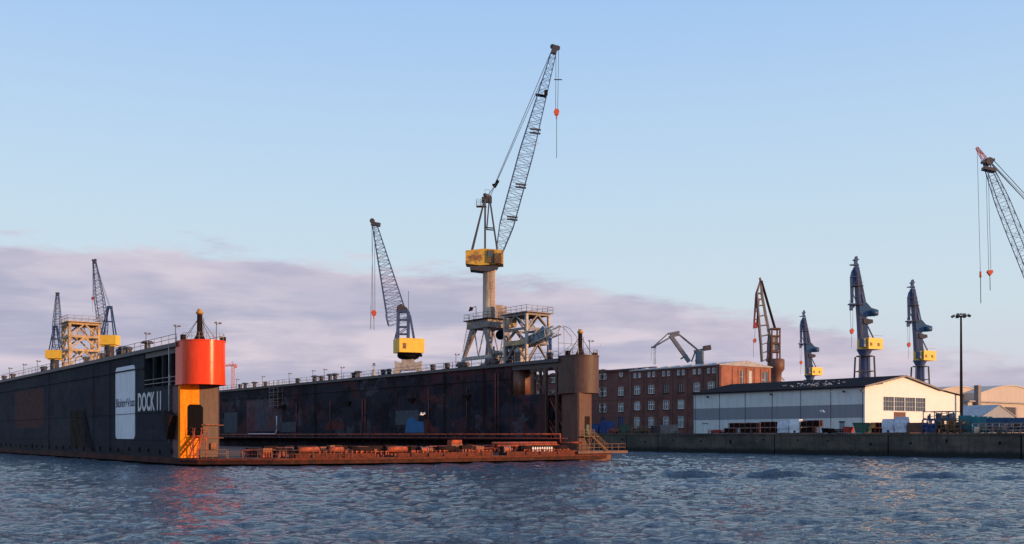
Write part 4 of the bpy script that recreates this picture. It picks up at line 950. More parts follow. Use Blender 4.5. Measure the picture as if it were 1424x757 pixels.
# --- blue level-luffing cranes (photo crop coordinates, 3.44 px per photo px)
def blue_crane():
    Y = 300.0; f_ = Fr(1202, Y, QZ)
    r = thing('level_luffing_crane', '', 'crane', f_.loc)
    P = lambda u, v, d=0: f_.p(1150+u/3.44, 340+v/3.44, d)
    def poly(nm, pts, d0, d1, mt, par=r):
        m = MB(); m.prism_xz([(P(*q).x, P(*q).z) for q in pts], d0, d1); return m.build(nm, mt, par)
    jb = poly('jib', [(196, 452), (150, 452), (146, 370), (132, 150), (130, 108), (146, 108), (154, 160), (186, 370)], -.9, .9, 'crane_blue')
    poly('jib_head', [(112, 100), (150, 104), (148, 96), (142, 90), (145, 76), (152, 74), (144, 70), (142, 58), (136, 58), (133, 72), (124, 74), (133, 80), (131, 96), (110, 97)], -.7, .7, 'crane_navy')
    poly('fly_jib', [(133, 105), (118, 130), (112, 158), (115, 280), (124, 280), (126, 200), (134, 150), (140, 110)], -.5, .5, 'crane_blue')
    m = MB(); m.box(P(104, 0).x, P(134, 0).x, -1, 1, P(0, 290).z, P(0, 284).z)
    for u in (104, 119, 134): m.bar(P(u, 285, -1), P(u, 268, -1), .1)
    m.box(P(110, 0).x, P(122, 0).x, -.6, .6, P(0, 316).z, P(0, 291).z); m.box(P(122, 0).x, P(130, 0).x, -.6, .6, P(0, 303).z, P(0, 291).z)
    m.bar(P(112, 156, -1), P(160, 158, -1), .14); m.build('fly_platform', 'crane_navy', r)
    m = MB()
    for d in (-.7, .7): m.bar(P(146, 108, d), P(182, 290, d), .36); m.bar(P(152, 235, d), P(160, 235, d), .2)
    m.bar(P(126, 240), P(150, 300), .2); m.build('stay_bar', 'crane_navy', r)
    poly('counterweight_arm', [(148, 285), (184, 281), (206, 306), (240, 316), (236, 342), (166, 346), (150, 330)], -1.2, 1.2, 'crane_teal')
    m = MB(); m.tube(P(200, 330, -1.5), P(234, 332, -1.5), .8, n=14); m.build('counterweight', 'crane_teal', r)
    poly('drive_unit', [(168, 356), (212, 362), (214, 378), (196, 384), (170, 380)], -1.3, 1.3, 'dark_steel')
    m = MB(); m.bar(P(190, 382), P(222, 448), .35); m.bar(P(186, 382, .6), P(205, 448, .6), .2)
    m.bar(P(160, 240, -1), P(190, 370, -1), .15); m.build('strut', 'crane_navy', r)
    hz_ = MB(); a, b = P(150, 504), P(262, 451)
    mt = Matrix.Translation(((a.x+b.x)/2, 0, 0)) @ Matrix.Rotation(.5, 4, 'Z'); hw_ = (b.x-a.x)/2*.86
    hz_.box(-hw_, hw_, -2.2, 2.2, a.z, b.z, mt); hs = hz_.build('machinery_house', 'yellow', r)
    cbn = MB(); cbn.box(-hw_-1.3, -hw_-.01, -1.6, .2, a.z+.6, a.z+3.0, mt); cab_ = cbn.build('cabin', 'crane_navy', r)
    cbn = MB(); cbn.box(-hw_-1.2, -hw_-.15, -1.64, -1.61, a.z+1.4, a.z+2.7, mt); cbn.build('window', 'glass', cab_)
    ld_ = MB(); A1, B1 = P(158, 440, -1.1), P(140, 130, -1.1)
    for s_ in (0, .5): ld_.bar(A1+Vector((s_, 0, 0)), B1+Vector((s_*.6, 0, 0)), .07)
    for k in range(50): q_ = A1.lerp(B1, k/50); ld_.bar(q_, q_+Vector((.5-.2*k/50, 0, 0)), .05)
    ld_.build('jib_ladder', 'grey_steel', r)
    for v_ in (200, 290): m = MB(); q_ = P(140, v_); m.box(q_.x-1.2, q_.x+1.8, -1.6, 1.6, q_.z-.1, q_.z); m.bar((q_.x-1.2, -1.6, q_.z+1), (q_.x+1.8, -1.6, q_.z+1), .07); m.build('jib_platform', 'dark_steel', r)
    w_ = MB(); w_.box(-hw_+.5, -hw_+1.5, -2.24, -2.21, a.z+.9, a.z+1.9, mt); w_.box(.6, 1.6, -2.24, -2.21, a.z+.9, a.z+1.9, mt); w_.build_each('louvre', 'yellow_dull', hs)
    m = MB()
    for s in (-1, 1): m.bar(mt @ Vector((-hw_, s*2.1, b.z+.8)), mt @ Vector((hw_, s*2.1, b.z+.8)), .08)
    m.build('roof_rail', 'grey_steel', hs)
    m = MB(); c = P(180, 504); m.lathe((c.x, 0, 0), [(2.0, 0), (1.5, P(0, 640).z), (1.3, P(0, 535).z), (2.2, P(0, 507).z), (2.4, P(0, 503).z)], 20); m.build('pedestal', 'crane_navy', r)
    m = MB(); zz = P(0, 533).z
    m.lathe((c.x, 0, zz-.3), [(2.4, 0), (2.4, .3)], 20); m.build('ring_platform', 'dark_steel', r)
    for sx in (-1, 1):
        for sy in (-1, 1):
            m = MB(); m.bar((c.x+sx*2.1, sy*2.0, zz-.2), (c.x+sx*2.9, sy*2.8, 0), .4); m.build('leg', 'dark_steel', r)
    m = MB()
    for k in range(1, 5):
        z = zz*k/5; w2 = 2.9-.8*k/5
        for s in (-1, 1): m.bar((c.x-w2, s*w2*.96, z), (c.x+w2, s*w2*.96, z), .22); m.bar((c.x+s*w2, -w2*.96, z), (c.x+s*w2, w2*.96, z), .22)
        m.bar((c.x-w2, -w2, z), (c.x+w2+.2, -w2, z-zz/5), .16)
    m.build('leg_bracing', 'dark_steel', r)
    m = MB(); h = P(119, 415)
    for d in (-.4, .4): m.tube(P(118, 312)+Vector((d, 0, 0)), h+Vector((d*.6, 0, 0)), .05, n=5)
    m.tube(h, P(116, 495), .05, n=5); m.build('hoist_rope', 'rope', r)
    m = MB(); m.prism_xz([(h.x-.6, h.z+.3), (h.x, h.z+.8), (h.x+.6, h.z+.3), (h.x+.3, h.z-.8), (h.x-.3, h.z-.8)], -.4, .4); m.build('hook_block', 'hook_red', r)
    return r, f_
bc1, f_ = blue_crane(); bc1['label'] = 'tallest blue crane with yellow house standing behind the white shed'; bc1['group'] = 'blue cranes with yellow houses behind the shed'
def at(x, Y, z): return Vector(((x-CX)/F*Y, Y, z))
copy_tree(bc1, at(1279, 345, QZ), None, 'blue crane with yellow house behind the shed gable, nearest the tall floodlight mast')
copy_tree(bc1, at(1126, 430, QZ), None, 'smallest and farthest blue crane, beside the rusty crane')

# --- rusty lattice crane behind brick building (crop 1000,340 x3.44)
f_ = Fr(1078, 360, QZ); r = thing('rusty_crane', 'rusty red and grey crane with open ladder jib behind the brick building end', 'crane', f_.loc)
P = lambda u, v, d=0: f_.p(1000+u/3.44, 340+v/3.44, d)
m = MB()
rungs = [(205, 560, 238, 545), (202, 520, 235, 512), (200, 480, 236, 470), (196, 440, 240, 432), (192, 390, 232, 385), (188, 345, 222, 338), (184, 295, 214, 290), (182, 265, 208, 262), (180, 235, 204, 235)]
for d in (-1, 1):
    for (a, b, c_, e), (a2, b2_, c2_, e2) in zip(rungs, rungs[1:]): m.bar(P(a, b, d), P(a2, b2_, d), .45); m.bar(P(c_, e, d), P(c2_, e2, d), .42)
    for a, b, c_, e in rungs: m.bar(P(a, b, d), P(c_, e, d), .35)
    m.bar(P(180, 235, d), P(198, 170, d*.3), .4); m.bar(P(204, 235, d), P(199, 170, d*.3), .4)
for a, b, c_, e in rungs[::2]: m.bar(P(a, b, -1), P(a, b, 1), .3); m.bar(P(c_, e, -1), P(c_, e, 1), .3)
m.build('jib', 'grey_steel', r)
m = MB()
for d in (-.6, .6): m.bar(P(198, 172, d), P(177, 235, d), .3); m.bar(P(177, 235, d), P(168, 375, d), .34); m.bar(P(190, 260, d), P(182, 375, d), .3)
for v in (280, 320, 360): m.bar(P(174, v), P(186, v), .3)
m.bar(P(195, 160), P(200, 185), .6); m.build('fly_jib', 'rust_red', r)
m = MB(); m.prism_xz([(P(164, 0).x, P(0, 402).z), (P(182, 0).x, P(0, 400).z), (P(182, 0).x, P(0, 372).z), (P(166, 0).x, P(0, 376).z)], -.8, .8); m.build('fly_weight', 'red_paint', r)
m = MB()
for d in (-.8, .8): m.bar(P(202, 175, d), P(268, 405, d), .38)
m.build('stay_bar', 'rust_dark', r)
m = MB()
for u in (246, 284):
    for d in (-1.8, 1.8): m.bar(P(u, 405, d), P(u, 560, d), .5)
for v in (405, 440, 475, 515): m.box(P(244, 0).x, P(288, 0).x, -2, 2, P(0, v+4).z, P(0, v-3).z)
m.prism_xz([(P(228, 0).x, P(0, 560).z), (P(250, 0).x, P(0, 560).z), (P(250, 0).x, P(0, 430).z)], -1.5, 1.5); m.build('tower_frame', 'rust_brown', r)
m = MB(); m.box(P(252, 0).x, P(282, 0).x, -1.4, 1.2, P(0, 508).z, P(0, 480).z); m.box(P(252, 0).x, P(272, 0).x, -1.4, 1.2, P(0, 470).z, P(0, 444).z); m.build_each('machinery', 'pale_steel', r)
m = MB(); c = P(272, 600); m.lathe((c.x, 0, 0), [(2.4, 0), (1.8, P(0, 650).z), (2.0, P(0, 615).z), (3.0, P(0, 598).z), (3.0, P(0, 552).z), (2.4, P(0, 548).z)], 22); m.build('slewing_column', 'rust_brown', r)
m = MB(); m.bar(P(280, 625), P(312, 650), .5); m.bar(P(240, 655), P(300, 655), .5); m.box(P(246, 0).x, P(300, 0).x, -3, 3, 0, 3); m.build('portal', 'cream', r)
m = MB(); m.tube(P(172, 400), P(170, 455), .06, n=5); m.tube(P(164, 455), P(164, 540), .06, n=5); m.build('hoist_rope', 'rope', r)
m = MB(); h = P(170, 460); m.prism_xz([(h.x-.6, h.z+.3), (h.x, h.z+.8), (h.x+.6, h.z+.3), (h.x+.3, h.z-.8), (h.x-.3, h.z-.8)], -.4, .4); m.build('hook_block', 'hook_red', r)

# --- double-jointed crane over the brick roof (crop 800,440 x3.787)
f_ = Fr(974, 380, QZ); r = thing('knuckle_crane', 'pale grey jointed crane folded over the roof of the brick building', 'crane', f_.loc)
P = lambda u, v, d=0: f_.p(800+u/3.787, 440+v/3.787, d)
m = MB()
for d in (-.6, .6): m.bar(P(600, 240, d), P(500, 100, d), .9, 1.3)
m.bar(P(555, 225), P(590, 205), .6); m.build('main_boom', 'slate', r)
m = MB()
for d in (-.6, .6):
    m.bar(P(535, 92, d), P(412, 162, d), .6); m.bar(P(490, 90, d), P(412, 160, d), .4); m.bar(P(490, 92, d), P(548, 84, d), .6)
m.bar(P(500, 100), P(545, 90), 1.6, 1.8); m.bar(P(400, 164), P(425, 162), 1.3, .6); m.build('fly_jib', 'slate', r)
m = MB()
for d in (-.5, .5): m.bar(P(545, 95, d), P(645, 178, d), .45)
m.build('tie_bar', 'grey_steel', r)
m = MB(); m.bar(P(640, 240), P(658, 180), 1.4); m.bar(P(612, 240), P(632, 185), .5); m.bar(P(625, 185), P(690, 172), 1.0, .8); m.lathe((P(655, 0).x, 0, 0), [(2.2, 0), (1.6, P(0, 235).z), (1.6, P(0, 185).z)], 16); m.build('column', 'slate', r)
m = MB(); m.bar(P(675, 170), P(712, 164), 2.4, 1.8); m.build('counterweight', 'dark_steel', r)
m = MB()
for u in (414, 419, 423): m.tube(P(u, 165), P(u, 255), .07, n=5)
m.tube(P(402, 166), P(400, 235), .05, n=5); m.build('hoist_rope', 'pale_steel', r)

# --- crane at right edge, house beyond frame
f_ = Fr(1520, 172, QZ); r = thing('quay_crane', 'lattice boom crane with red tip reaching in from the right edge', 'crane', f_.loc)
a0 = f_.p(1498, 540); a1 = f_.p(1372, 226)
m = MB(); m.truss(a0, a1, lambda t: max(.7, 2.0*min(.4+t*4, 1, .5+(1-t)*3)), lambda t: 1.5*min(1, .4+(1-t)*2), 34, .11, .045); m.build('boom', 'crane_navy', r)
m = MB(); m.truss(a1, f_.p(1358, 205), lambda t: .8-.5*t, lambda t: .7-.4*t, 5, .09, .05); m.build('boom_tip', 'pink_crane', r)
m = MB(); m.tube(a1+Vector((.3, -.6, .1)), a1+Vector((.3, .6, .1)), .65, n=14); m.bar(a1+Vector((-.6, 0, -1)), a1+Vector((1.4, 0, -1.5)), 1.4, .5); m.bar(a1+Vector((-.8, 0, 0)), a1+Vector((1.2, 0, .4)), 1.0, .4); m.build('boom_head', 'dark_steel', r)
m = MB()
for d in (-.6, .6): m.tube(a1+Vector((.8, d, .3)), f_.p(1560, 420, d), .06, n=5); m.tube(f_.p(1358, 206, d*.3), f_.p(1562, 420, d), .04, n=5)
m.build('pendant_rope', 'rope', r)
m = MB(); m.tube(f_.p(1359, 208), f_.p(1363.5, 385), .035, n=5); m.tube(f_.p(1363.5, 385), f_.p(1364, 422), .06, n=5); m.tube(f_.p(1371, 226), f_.p(1375, 378), .035, n=5); m.tube(f_.p(1374, 228), f_.p(1378, 378), .035, n=5); m.tube(f_.p(1376.5, 380), f_.p(1377, 404), .06, n=5); m.build('hoist_rope', 'rope', r)
m = MB(); h = f_.p(1376.5, 379); m.prism_xz([(h.x-.5, h.z), (h.x-.4, h.z+.35), (h.x+.4, h.z+.35), (h.x+.5, h.z), (h.x, h.z-.6)], -.25, .25); h = f_.p(1363.5, 386); m.tube(h, h+Vector((0, 0, 1)), .18, n=8); m.build('hook_block', 'hook_red', r)
m = MB(); h = f_.p(1530, 560); m.box(h.x-4, h.x+4, -2, 2, 7.5, 11.5); m.build('machinery_house', 'yellow', r)
m = MB()
for d in (-1.5, 1.5): m.bar((h.x-2, d, 11.5), f_.p(1562, 420, d*.4), .35); m.bar((h.x+3.5, d, 11.5), f_.p(1562, 420, d*.4), .35)
m.build('a_frame', 'crane_navy', r)
for sx in (-1, 1):
    for sy in (-1, 1): m = MB(); m.bar((h.x+sx*3.4, sy*3.2, 0), (h.x+sx*2, sy*1.6, 7.5), .7); m.build('leg', 'grey_steel', r)

# --- distant red tower crane, haze painted in as pink
f_ = Fr(324, 620, 0); r = thing('tower_crane', 'tiny distant red tower crane between the red drum and the inner wall', 'crane', f_.loc)
m = MB(); m.truss((0, 0, 0), f_.p(324, 508), lambda t: 1.4, lambda t: 1.4, 24, .2, .1); m.build('mast', 'pink_crane', r)
m = MB(); m.truss(f_.p(312, 509), f_.p(329, 507.5), lambda t: .9, lambda t: .9, 14, .18, .1); m.bar(f_.p(324, 503), f_.p(314, 509), .2); m.bar(f_.p(324, 503), f_.p(324, 509), .5); m.build('jib', 'pink_crane', r)
m = MB(); c = f_.p(327.5, 510); m.cbox(c, (2, 1.4, 1.8)); m.build('counterweight', 'pink_crane', r)

# ================================================================== SHED (quay frame: local x = across, y = along)
SA = 140.0; SB0 = -8.2; SB1 = 39.3; SW = 28.7; EV = 14.0; RG = 16.6
sh = thing('warehouse', 'long white shed with grey band, dark low pitched roof and sunlit gable on the quay', 'warehouse', tuple(L(SA, SB0, QZ)), ROT)
LN = SB1-SB0; h = EV-QZ; rg = RG-QZ
z1_, z2_ = 3.3, 6.1
m = MB(); m.box(0, .3, .31, LN, 0, z1_); m.box(0, .3, .31, LN, z2_, h); m.box(.301, SW, LN-.3, LN, 0, h); m.build('side_wall', 'shed_white', sh)
m = MB(); m.box(-.03, .3, .31, LN+.02, z1_, z2_); m.build('grey_band', 'shed_grey', sh)
m = MB()
for i in range(7): y = .5+i*(LN-1)/6; m.box(-.09, -.031, y-.05, y+.05, 0, h)
m.build('downpipe', 'dark_steel', sh)
cor = MB()
for i in range(150):
    y = .35+i*(LN-.6)/150
    cor.box(-.024, -.001, y, y+.12, z2_+.01, h-.2); cor.box(-.024, -.001, y, y+.12, .1, z1_-.01)
cor.build('corrugation', 'shed_white', sh)
GE = 38.5
wx0, wx1 = aat(SB0, 1228)-SA, aat(SB0, 1287)-SA
m = MB()
wz0, wz1 = zat(SA+9, SB0, 572)-QZ, zat(SA+9, SB0, 551.5)-QZ
m.prism_xz([(0, 2.2), (wx0, 2.2), (wx0, h+.8), (0, h)], 0, .3); m.prism_xz([(wx0, 2.2), (wx1, 2.2), (wx1, wz0), (wx0, wz0)], 0, .3)
m.prism_xz([(wx0, wz1), (wx1, wz1), (wx1, rg-(wx1-SW/2)*(rg-h)/(SW/2)), (SW/2, rg), (wx0, h+(rg-h)*wx0/(SW/2))], 0, .3)
m.prism_xz([(wx1, 2.2), (SW, 2.2), (SW, h), (wx1, rg-(wx1-SW/2)*(rg-h)/(SW/2))], 0, .3)
m.prism_xz([(SW, 2.2), (GE, 2.2), (GE, h-1.2), (SW, h-.02)], 0, .3); m.box(GE-.3, GE, .31, 20, 0, h-1.2); m.build('gable_wall', 'shed_gable', sh)
m = MB(); m.box(0, GE, .05, .29, 0, 2.2); m.build('plinth', 'brown_plinth', sh)
n = 4
for i in range(n):
    x0 = wx0+(wx1-wx0)*i/n; x1 = wx0+(wx1-wx0)*(i+1)/n
    m = MB(); m.box(x0+.12, x1-.12, .12, .2, wz0+.1, wz1-.1); wn = m.build('window', 'glass', sh)
    m = MB(); m.box(x0, x0+.119, -.04, .2, wz0, wz1); m.box(x1-.119, x1, -.04, .2, wz0, wz1); m.box(x0+.12, x1-.12, -.04, .2, wz0, wz0+.1); m.box(x0+.12, x1-.12, -.04, .2, wz1-.1, wz1)
    for k in (1, 2, 3): m.box(x0+(x1-x0)*k/4-.02, x0+(x1-x0)*k/4+.02, .06, .115, wz0+.1, wz1-.1)
    for k in (1, 2): m.box(x0+.12, x1-.12, .06, .11, wz0+(wz1-wz0)*k/3-.02, wz0+(wz1-wz0)*k/3+.02)
    m.build('frame', 'frame_white', wn)
dx0, dx1 = aat(SB0, 1243)-SA, aat(SB0, 1259)-SA
m = MB(); m.box(dx0, dx1, -.08, -.003, 0, wz0-.15); m.build('sliding_door', 'brown_plinth', sh)
m = MB(); m.box(-.45, SW/2, -.4, LN+.4, 0, .22)
def slope(x, x0, z0, x1, z1): return z0+(z1-z0)*(x-x0)/(x1-x0)
m = MB(); m.prism_xz([(-.7, h-.12), (SW/2, rg+.02), (SW/2, rg+.3), (-.7, h+.16)], -.5, LN+.5); m.prism_xz([(SW+.4, h-.05), (SW+.4, h+.2), (SW/2+.002, rg+.3), (SW/2+.002, rg+.02)], -.5, LN+.5)
m.prism_xz([(SW+.41, h-.05), (GE+.3, h-1.15), (GE+.3, h-.9), (SW+.41, h+.18)], -.3, 20); m.build('roof', 'roof_dark', sh)
m = MB(); m.prism_xz([(-.75, h-.2), (SW/2, rg-.05), (SW/2, rg+.34), (-.75, h+.2)], -.62, -.51); m.prism_xz([(SW/2+.002, rg-.05), (SW+.45, h-.12), (SW+.45, h+.24), (SW/2+.002, rg+.34)], -.62, -.51); m.build('verge_board', 'grey_steel', sh)
for x in (986, 1074, 1175, 1200):
    y = bat(SA, x)-SB0
    if 0 < y < LN:
        m = MB(); m.bar((-.02, y, h-1.0), (-.7, y-.3, h-.7), .1); m.prism_yz([(y-.5, h-1.1), (y-.05, h-1.0), (y-.1, h-.6), (y-.5, h-.7)], -1.1, -.6); m.build('wall_lamp', 'dark_steel', sh)
m = MB(); y = bat(SA, 1171)-SB0; m.box(-.06, -.025, y-.6, y+.6, 0, 2.3); m.build('door', 'shed_grey', sh)
m = MB(); m.box(-.1, -.026, y-.7, y+.7, 2.32, 2.6); m.build('door_sign', 'black', sh)
m = MB(); y = bat(SA, 981)-SB0; m.box(-.06, -.025, y-.6, y+.6, 0, 2.3); m.build('door', 'shed_white', sh)
m = MB(); m.box(-.1, -.026, y-.9, y+.9, 2.35, 2.55); m.build('door_sign', 'grey_steel', sh)

# gulls
def gull(spread, label, group=None):
    r = thing('gull', label, 'bird', group=group)
    m = MB(); n = 8; prof = [(-.28, .02), (-.2, .07), (-.05, .1), (.1, .09), (.18, .06), (.26, .055), (.32, .02)]
    vs = []
    for x, rr in prof:
        for i in range(n): t = 2*math.pi*i/n; vs.append((x, rr*math.cos(t), .15+rr*math.sin(t)+max(0, x-.1)*.5))
    m.add(vs, [(k*n+i, k*n+(i+1) % n, (k+1)*n+(i+1) % n, (k+1)*n+i) for k in range(len(prof)-1) for i in range(n)], True)
    m.tube((.31, 0, .26), (.4, 0, .24), .02, .005, 6)
    if spread:
        for s in (-1, 1): m.add([(.1, s*.06, .2), (-.08, s*.06, .2), (-.02, s*.4, .36), (.14, s*.4, .38), (-.12, s*.8, .30), (-.02, s*.8, .32)], [(0, 1, 2, 3), (3, 2, 4, 5)])
    else: m.bar((0, .03, 0), (0, .03, .1), .02); m.bar((0, -.03, 0), (0, -.03, .1), .02)
    m.build('body', 'gull', r)
    if not spread: m = MB(); m.prism_xz([(-.32, .17), (.08, .25), (.05, .15), (-.1, .12)], -.105, .105); m.build('wings', 'gull_grey', r)
    return r
g0 = gull(False, 'gull resting on the dark roof of the white shed', 'gulls on the shed roof'); placed = False
for i in range(80):
    x = fx = 1090+R.triangular(-8, 100, 40); wv = R.triangular(.6, 13, 5)
    yb = bat(SA+wv, fx); loc = L(SA+wv, yb, EV+(RG-EV)*wv/(SW/2)+.19)
    if not placed: g0.location = loc; g0.scale = (.8,)*3; placed = True; g0.rotation_euler.z = 2
    else: copy_tree(g0, loc, R.uniform(0, 6.3), scale=R.uniform(.6, .9))
gf = gull(True, 'white gull flying in front of the dark inner dock wall'); gf.location = at(587, 150, 6.8); gf.rotation_euler.z = .5; gf.scale = (1.5,)*3
copy_tree(gf, at(1144, 180, CH+(605-575)/F*180), 2.5, 'white gull flying in front of the grey band of the shed', scale=1.6)
copy_tree(gf, at(836, 150, CH+(605-481)/F*150), 1.5, 'small gull flying right of the brown drum', scale=.9)
copy_tree(gf, at(622, 150, 2.0), 1.0, 'gull flying low over the rusty dock edge', scale=.8)
copy_tree(gf, at(746, 170, CH+(605-202)/F*170), 1.0, 'tiny gull flying beside the boom of the tallest crane', scale=.9)

# ================================================================== BRICK BUILDING
BA = 165.0; BB = bat(BA, 1001); BP = bat(BA, 876); BE = 150; BZ = 23.3-QZ; DEP = 21.6
bk = thing('brick_building', 'four storey red brick works building with white windows and sunlit end wall', 'building', tuple(L(BA, BB, QZ)), ROT)
L1 = BP-BB; L2 = BE-BB
# facade with real openings: vertical strips between the window columns
wins = []
rows = [(zat(BA, bat(BA, 906), y)-QZ) for y in (521, 541.7, 564, 587.5)]
mainx = [886, 905.6, 926.2, 946.8, 969, 988.8]
for j, x in enumerate(mainx):
    y = bat(BA, x)-BB
    for k, z in enumerate(rows):
        if k == 0: wins.append((y-.95, z, 1.1, 1.5, 's')); wins.append((y+.95, z, 1.1, 1.5, 's'))
        elif k == 3: wins.append((y, z, 2.3, 3.2, 't'))
        else: wins.append((y, z, 2.4, 2.6, 'd' if (k == 1 and j in (2, 3)) else 'n'))
px = [863.4, 838.3, 815, 792, 769, 747]
rows2 = [(zat(BA, bat(BA, 838), y)-QZ) for y in (522, 545.5, 567.5, 588)]
for j, x in enumerate(px):
    y = bat(BA, x)-BB
    for k, z in enumerate(rows2):
        if k == 3 and j < 2: wins.append((y, z, 2.4, 3.4, 'b')); continue
        if j == 0 and k == 0: wins.append((y, z, 1.6, 1.8, 'r')); continue
        wins.append((y, z, 3.2 if j else 2.3, 2.7, 'n'))
m = MB()
# rectangular tiling of the facade around openings
ys = sorted(set([0, L2]+[w[0]-w[2]/2 for w in wins]+[w[0]+w[2]/2 for w in wins]))
for y0, y1 in zip(ys, ys[1:]):
    yc = (y0+y1)/2; holes = sorted([(w[1]-w[3]/2, w[1]+w[3]/2) for w in wins if w[0]-w[2]/2 < yc < w[0]+w[2]/2])
    z = 0
    for a, b in holes: m.box(0, .4, y0, y1, z, a); z = b
    m.box(0, .4, y0, y1, z, BZ-.4 if yc < L1 else BZ-.1)
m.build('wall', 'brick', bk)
m = MB()
for j in range(7): y = L1*j/6.0; m.box(-.12, -.002, y+.05, y+.45, 0, BZ-.9)
for j in range(1, 6): y = L1+(L2-L1)*j/5-.2; m.box(-.12, -.002, y, y+.4, 0, BZ-.6)
m.box(-.16, -.002, .02, L1, BZ-.88, BZ-.45); m.box(-.1, -.003, .5, L2, rows[2]+2.0, rows[2]+2.15); m.build_each('pilaster', 'brick', bk)
for (y, z, w_, h_, kd) in wins:
    fm_ = MB(); t = .14
    if kd == 'r':
        n_ = 20; c_ = [(y+w_/2*math.cos(2*math.pi*i/n_), z+w_/2*math.sin(2*math.pi*i/n_)) for i in range(n_)]
        for a, b in zip(c_, c_[1:]+c_[:1]): fm_.bar((.1, *a), (.1, *b), .16)
        fm_.bar((.1, y-w_/2, z), (.1, y+w_/2, z), .09); fm_.bar((.1, y, z-w_/2), (.1, y, z+w_/2), .09)
        fm_.build('window', 'frame_white', bk); pn = MB(); pn.box(.14, .2, y-w_/2, y+w_/2, z-h_/2, z+h_/2); pn.build('pane', 'glass', bk); continue
    y0, y1, z0, z1 = y-w_/2, y+w_/2, z-h_/2, z+h_/2
    fm_.box(.06, .2, y0, y0+t, z0, z1); fm_.box(.06, .2, y1-t, y1, z0, z1); fm_.box(.06, .2, y0+t, y1-t, z0, z0+t); fm_.box(.06, .2, y0+t, y1-t, z1-t, z1)
    if kd != 's':
        for fx in ((.33, .67) if kd != 't' else (.28, .5, .72)): yy = y0+(y1-y0)*fx; fm_.box(.09, .19, yy-.07, yy+.07, z0+t, z1-t)
        zz = z0+h_*(.6 if kd != 't' else .66); fm_.box(.08, .185, y0+t, y1-t, zz-.07, zz+.07)
    else: fm_.box(.09, .19, y-.05, y+.05, z0+t, z1-t)
    wn = fm_.build('window', 'frame_white' if kd not in 'db' else 'dark_steel', bk)
    pn = MB(); pn.box(.22, .28, y0, y1, z0, z1); pn.build('pane', R.choice(['glass', 'glass', 'glass', 'blind', 'glass_warm']) if kd not in 'b' else 'blue_paint', wn)
    sl = MB(); sl.box(-.18, .05, y0-.15, y1+.15, z0-.18, z0-.002); sl.build('sill', 'rust_dark' if kd != 's' else 'brown_plinth', wn)
    if kd in 'tn':
        ar = MB()
        for i in range(6): a = y0-.1+(w_+.2)*i/6; b = y0-.1+(w_+.2)*(i+1)/6; f1a = math.sin(math.pi*i/6)*.3; f1b = math.sin(math.pi*(i+1)/6)*.3; ar.prism_yz([(a, z1-.02), (b, z1-.02), (b, z1+.2+f1b), (a, z1+.2+f1a)], -.07, .0-.002)
        ar.build('arch', 'brown_plinth', wn)
# end wall, sunlight painted in as a lighter brick
m = MB(); m.box(.401, DEP, 0, .4, 0, BZ-.3); m.prism_xz([(.401, BZ-.3), (DEP, BZ-.3), (DEP*.5, BZ+.9)], 0, .39); m.build('end_wall', 'brick_sunlit', bk)
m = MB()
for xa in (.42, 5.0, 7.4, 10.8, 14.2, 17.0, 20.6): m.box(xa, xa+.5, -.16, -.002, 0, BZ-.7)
m.build_each('end_pilaster', 'brick_sunlit', bk)
for xa, w_, z0, z1, mt_ in ((9.1, 1.3, BZ-5.0, BZ-1.5, 'glass'), (12.5, 1.3, BZ-5.0, BZ-1.5, 'lamp_glass'), (18.8, 2.8, BZ-6.0, BZ-1.6, 'glass'), (2.8, .7, BZ-8.5, BZ-6, 'glass'), (3.9, .7, BZ-8.5, BZ-6, 'glass')):
    m = MB(); m.box(xa-w_/2, xa+w_/2, -.10, -.003, z0, z1); wn = m.build('window', mt_, bk)
    m = MB(); m.box(xa-.05, xa+.05, -.15, -.101, z0, z1); m.box(xa-w_/2, xa-.051, -.15, -.101, (z0+z1)/2-.05, (z0+z1)/2+.05); m.build('frame', 'frame_white', wn)
m = MB(); m.box(.4, DEP, L2-.4, L2, 0, BZ-.3); m.box(DEP-.4, DEP, .41, L2-.41, 0, BZ-.3); m.build('rear_wall', 'brick', bk)
m = MB(); m.prism_xz([(-.4, BZ-.38), (DEP+.4, BZ-.25), (DEP+.4, BZ), (DEP*.5, BZ+1.3), (-.4, BZ-.1)], -.3, L1); m.build('roof', 'roof_pale', bk)
m = MB(); ym = (L1+L1+14)/2
m.prism_xz([(-.6, BZ-.05), (DEP+.4, BZ-.05), (DEP*.5, BZ+1.6)], L1+.01, L2+.3); m.build('roof', 'roof_dark', bk)
m = MB(); m.prism_yz([(L1-.2, BZ-.4), (L1+15.5, BZ+.0), (L1+15.5, BZ+1.0), (L1-.2, BZ+.0)], -.35, -.005); m.prism_yz([(L1+15.51, BZ), (L1+30, BZ-.5), (L1+30, BZ-.2), (L1+15.51, BZ+1.0)], -.35, -.005); m.build('parapet', 'brick', bk)
m = MB()
for i in range(8): y = 4+i*4.6; m.prism_xz([(3, BZ+.2), (5, BZ+.4), (4.6, BZ+.75), (3.4, BZ+.65)], y, y+1.6)
m.build_each('skylight', 'roof_pale', bk)
m = MB()
for y in (.8, L1-.3): m.tube((-.2, y, 0), (-.2, y, BZ-.5), .1, n=8)
m.build('downpipe', 'grey_steel', bk)

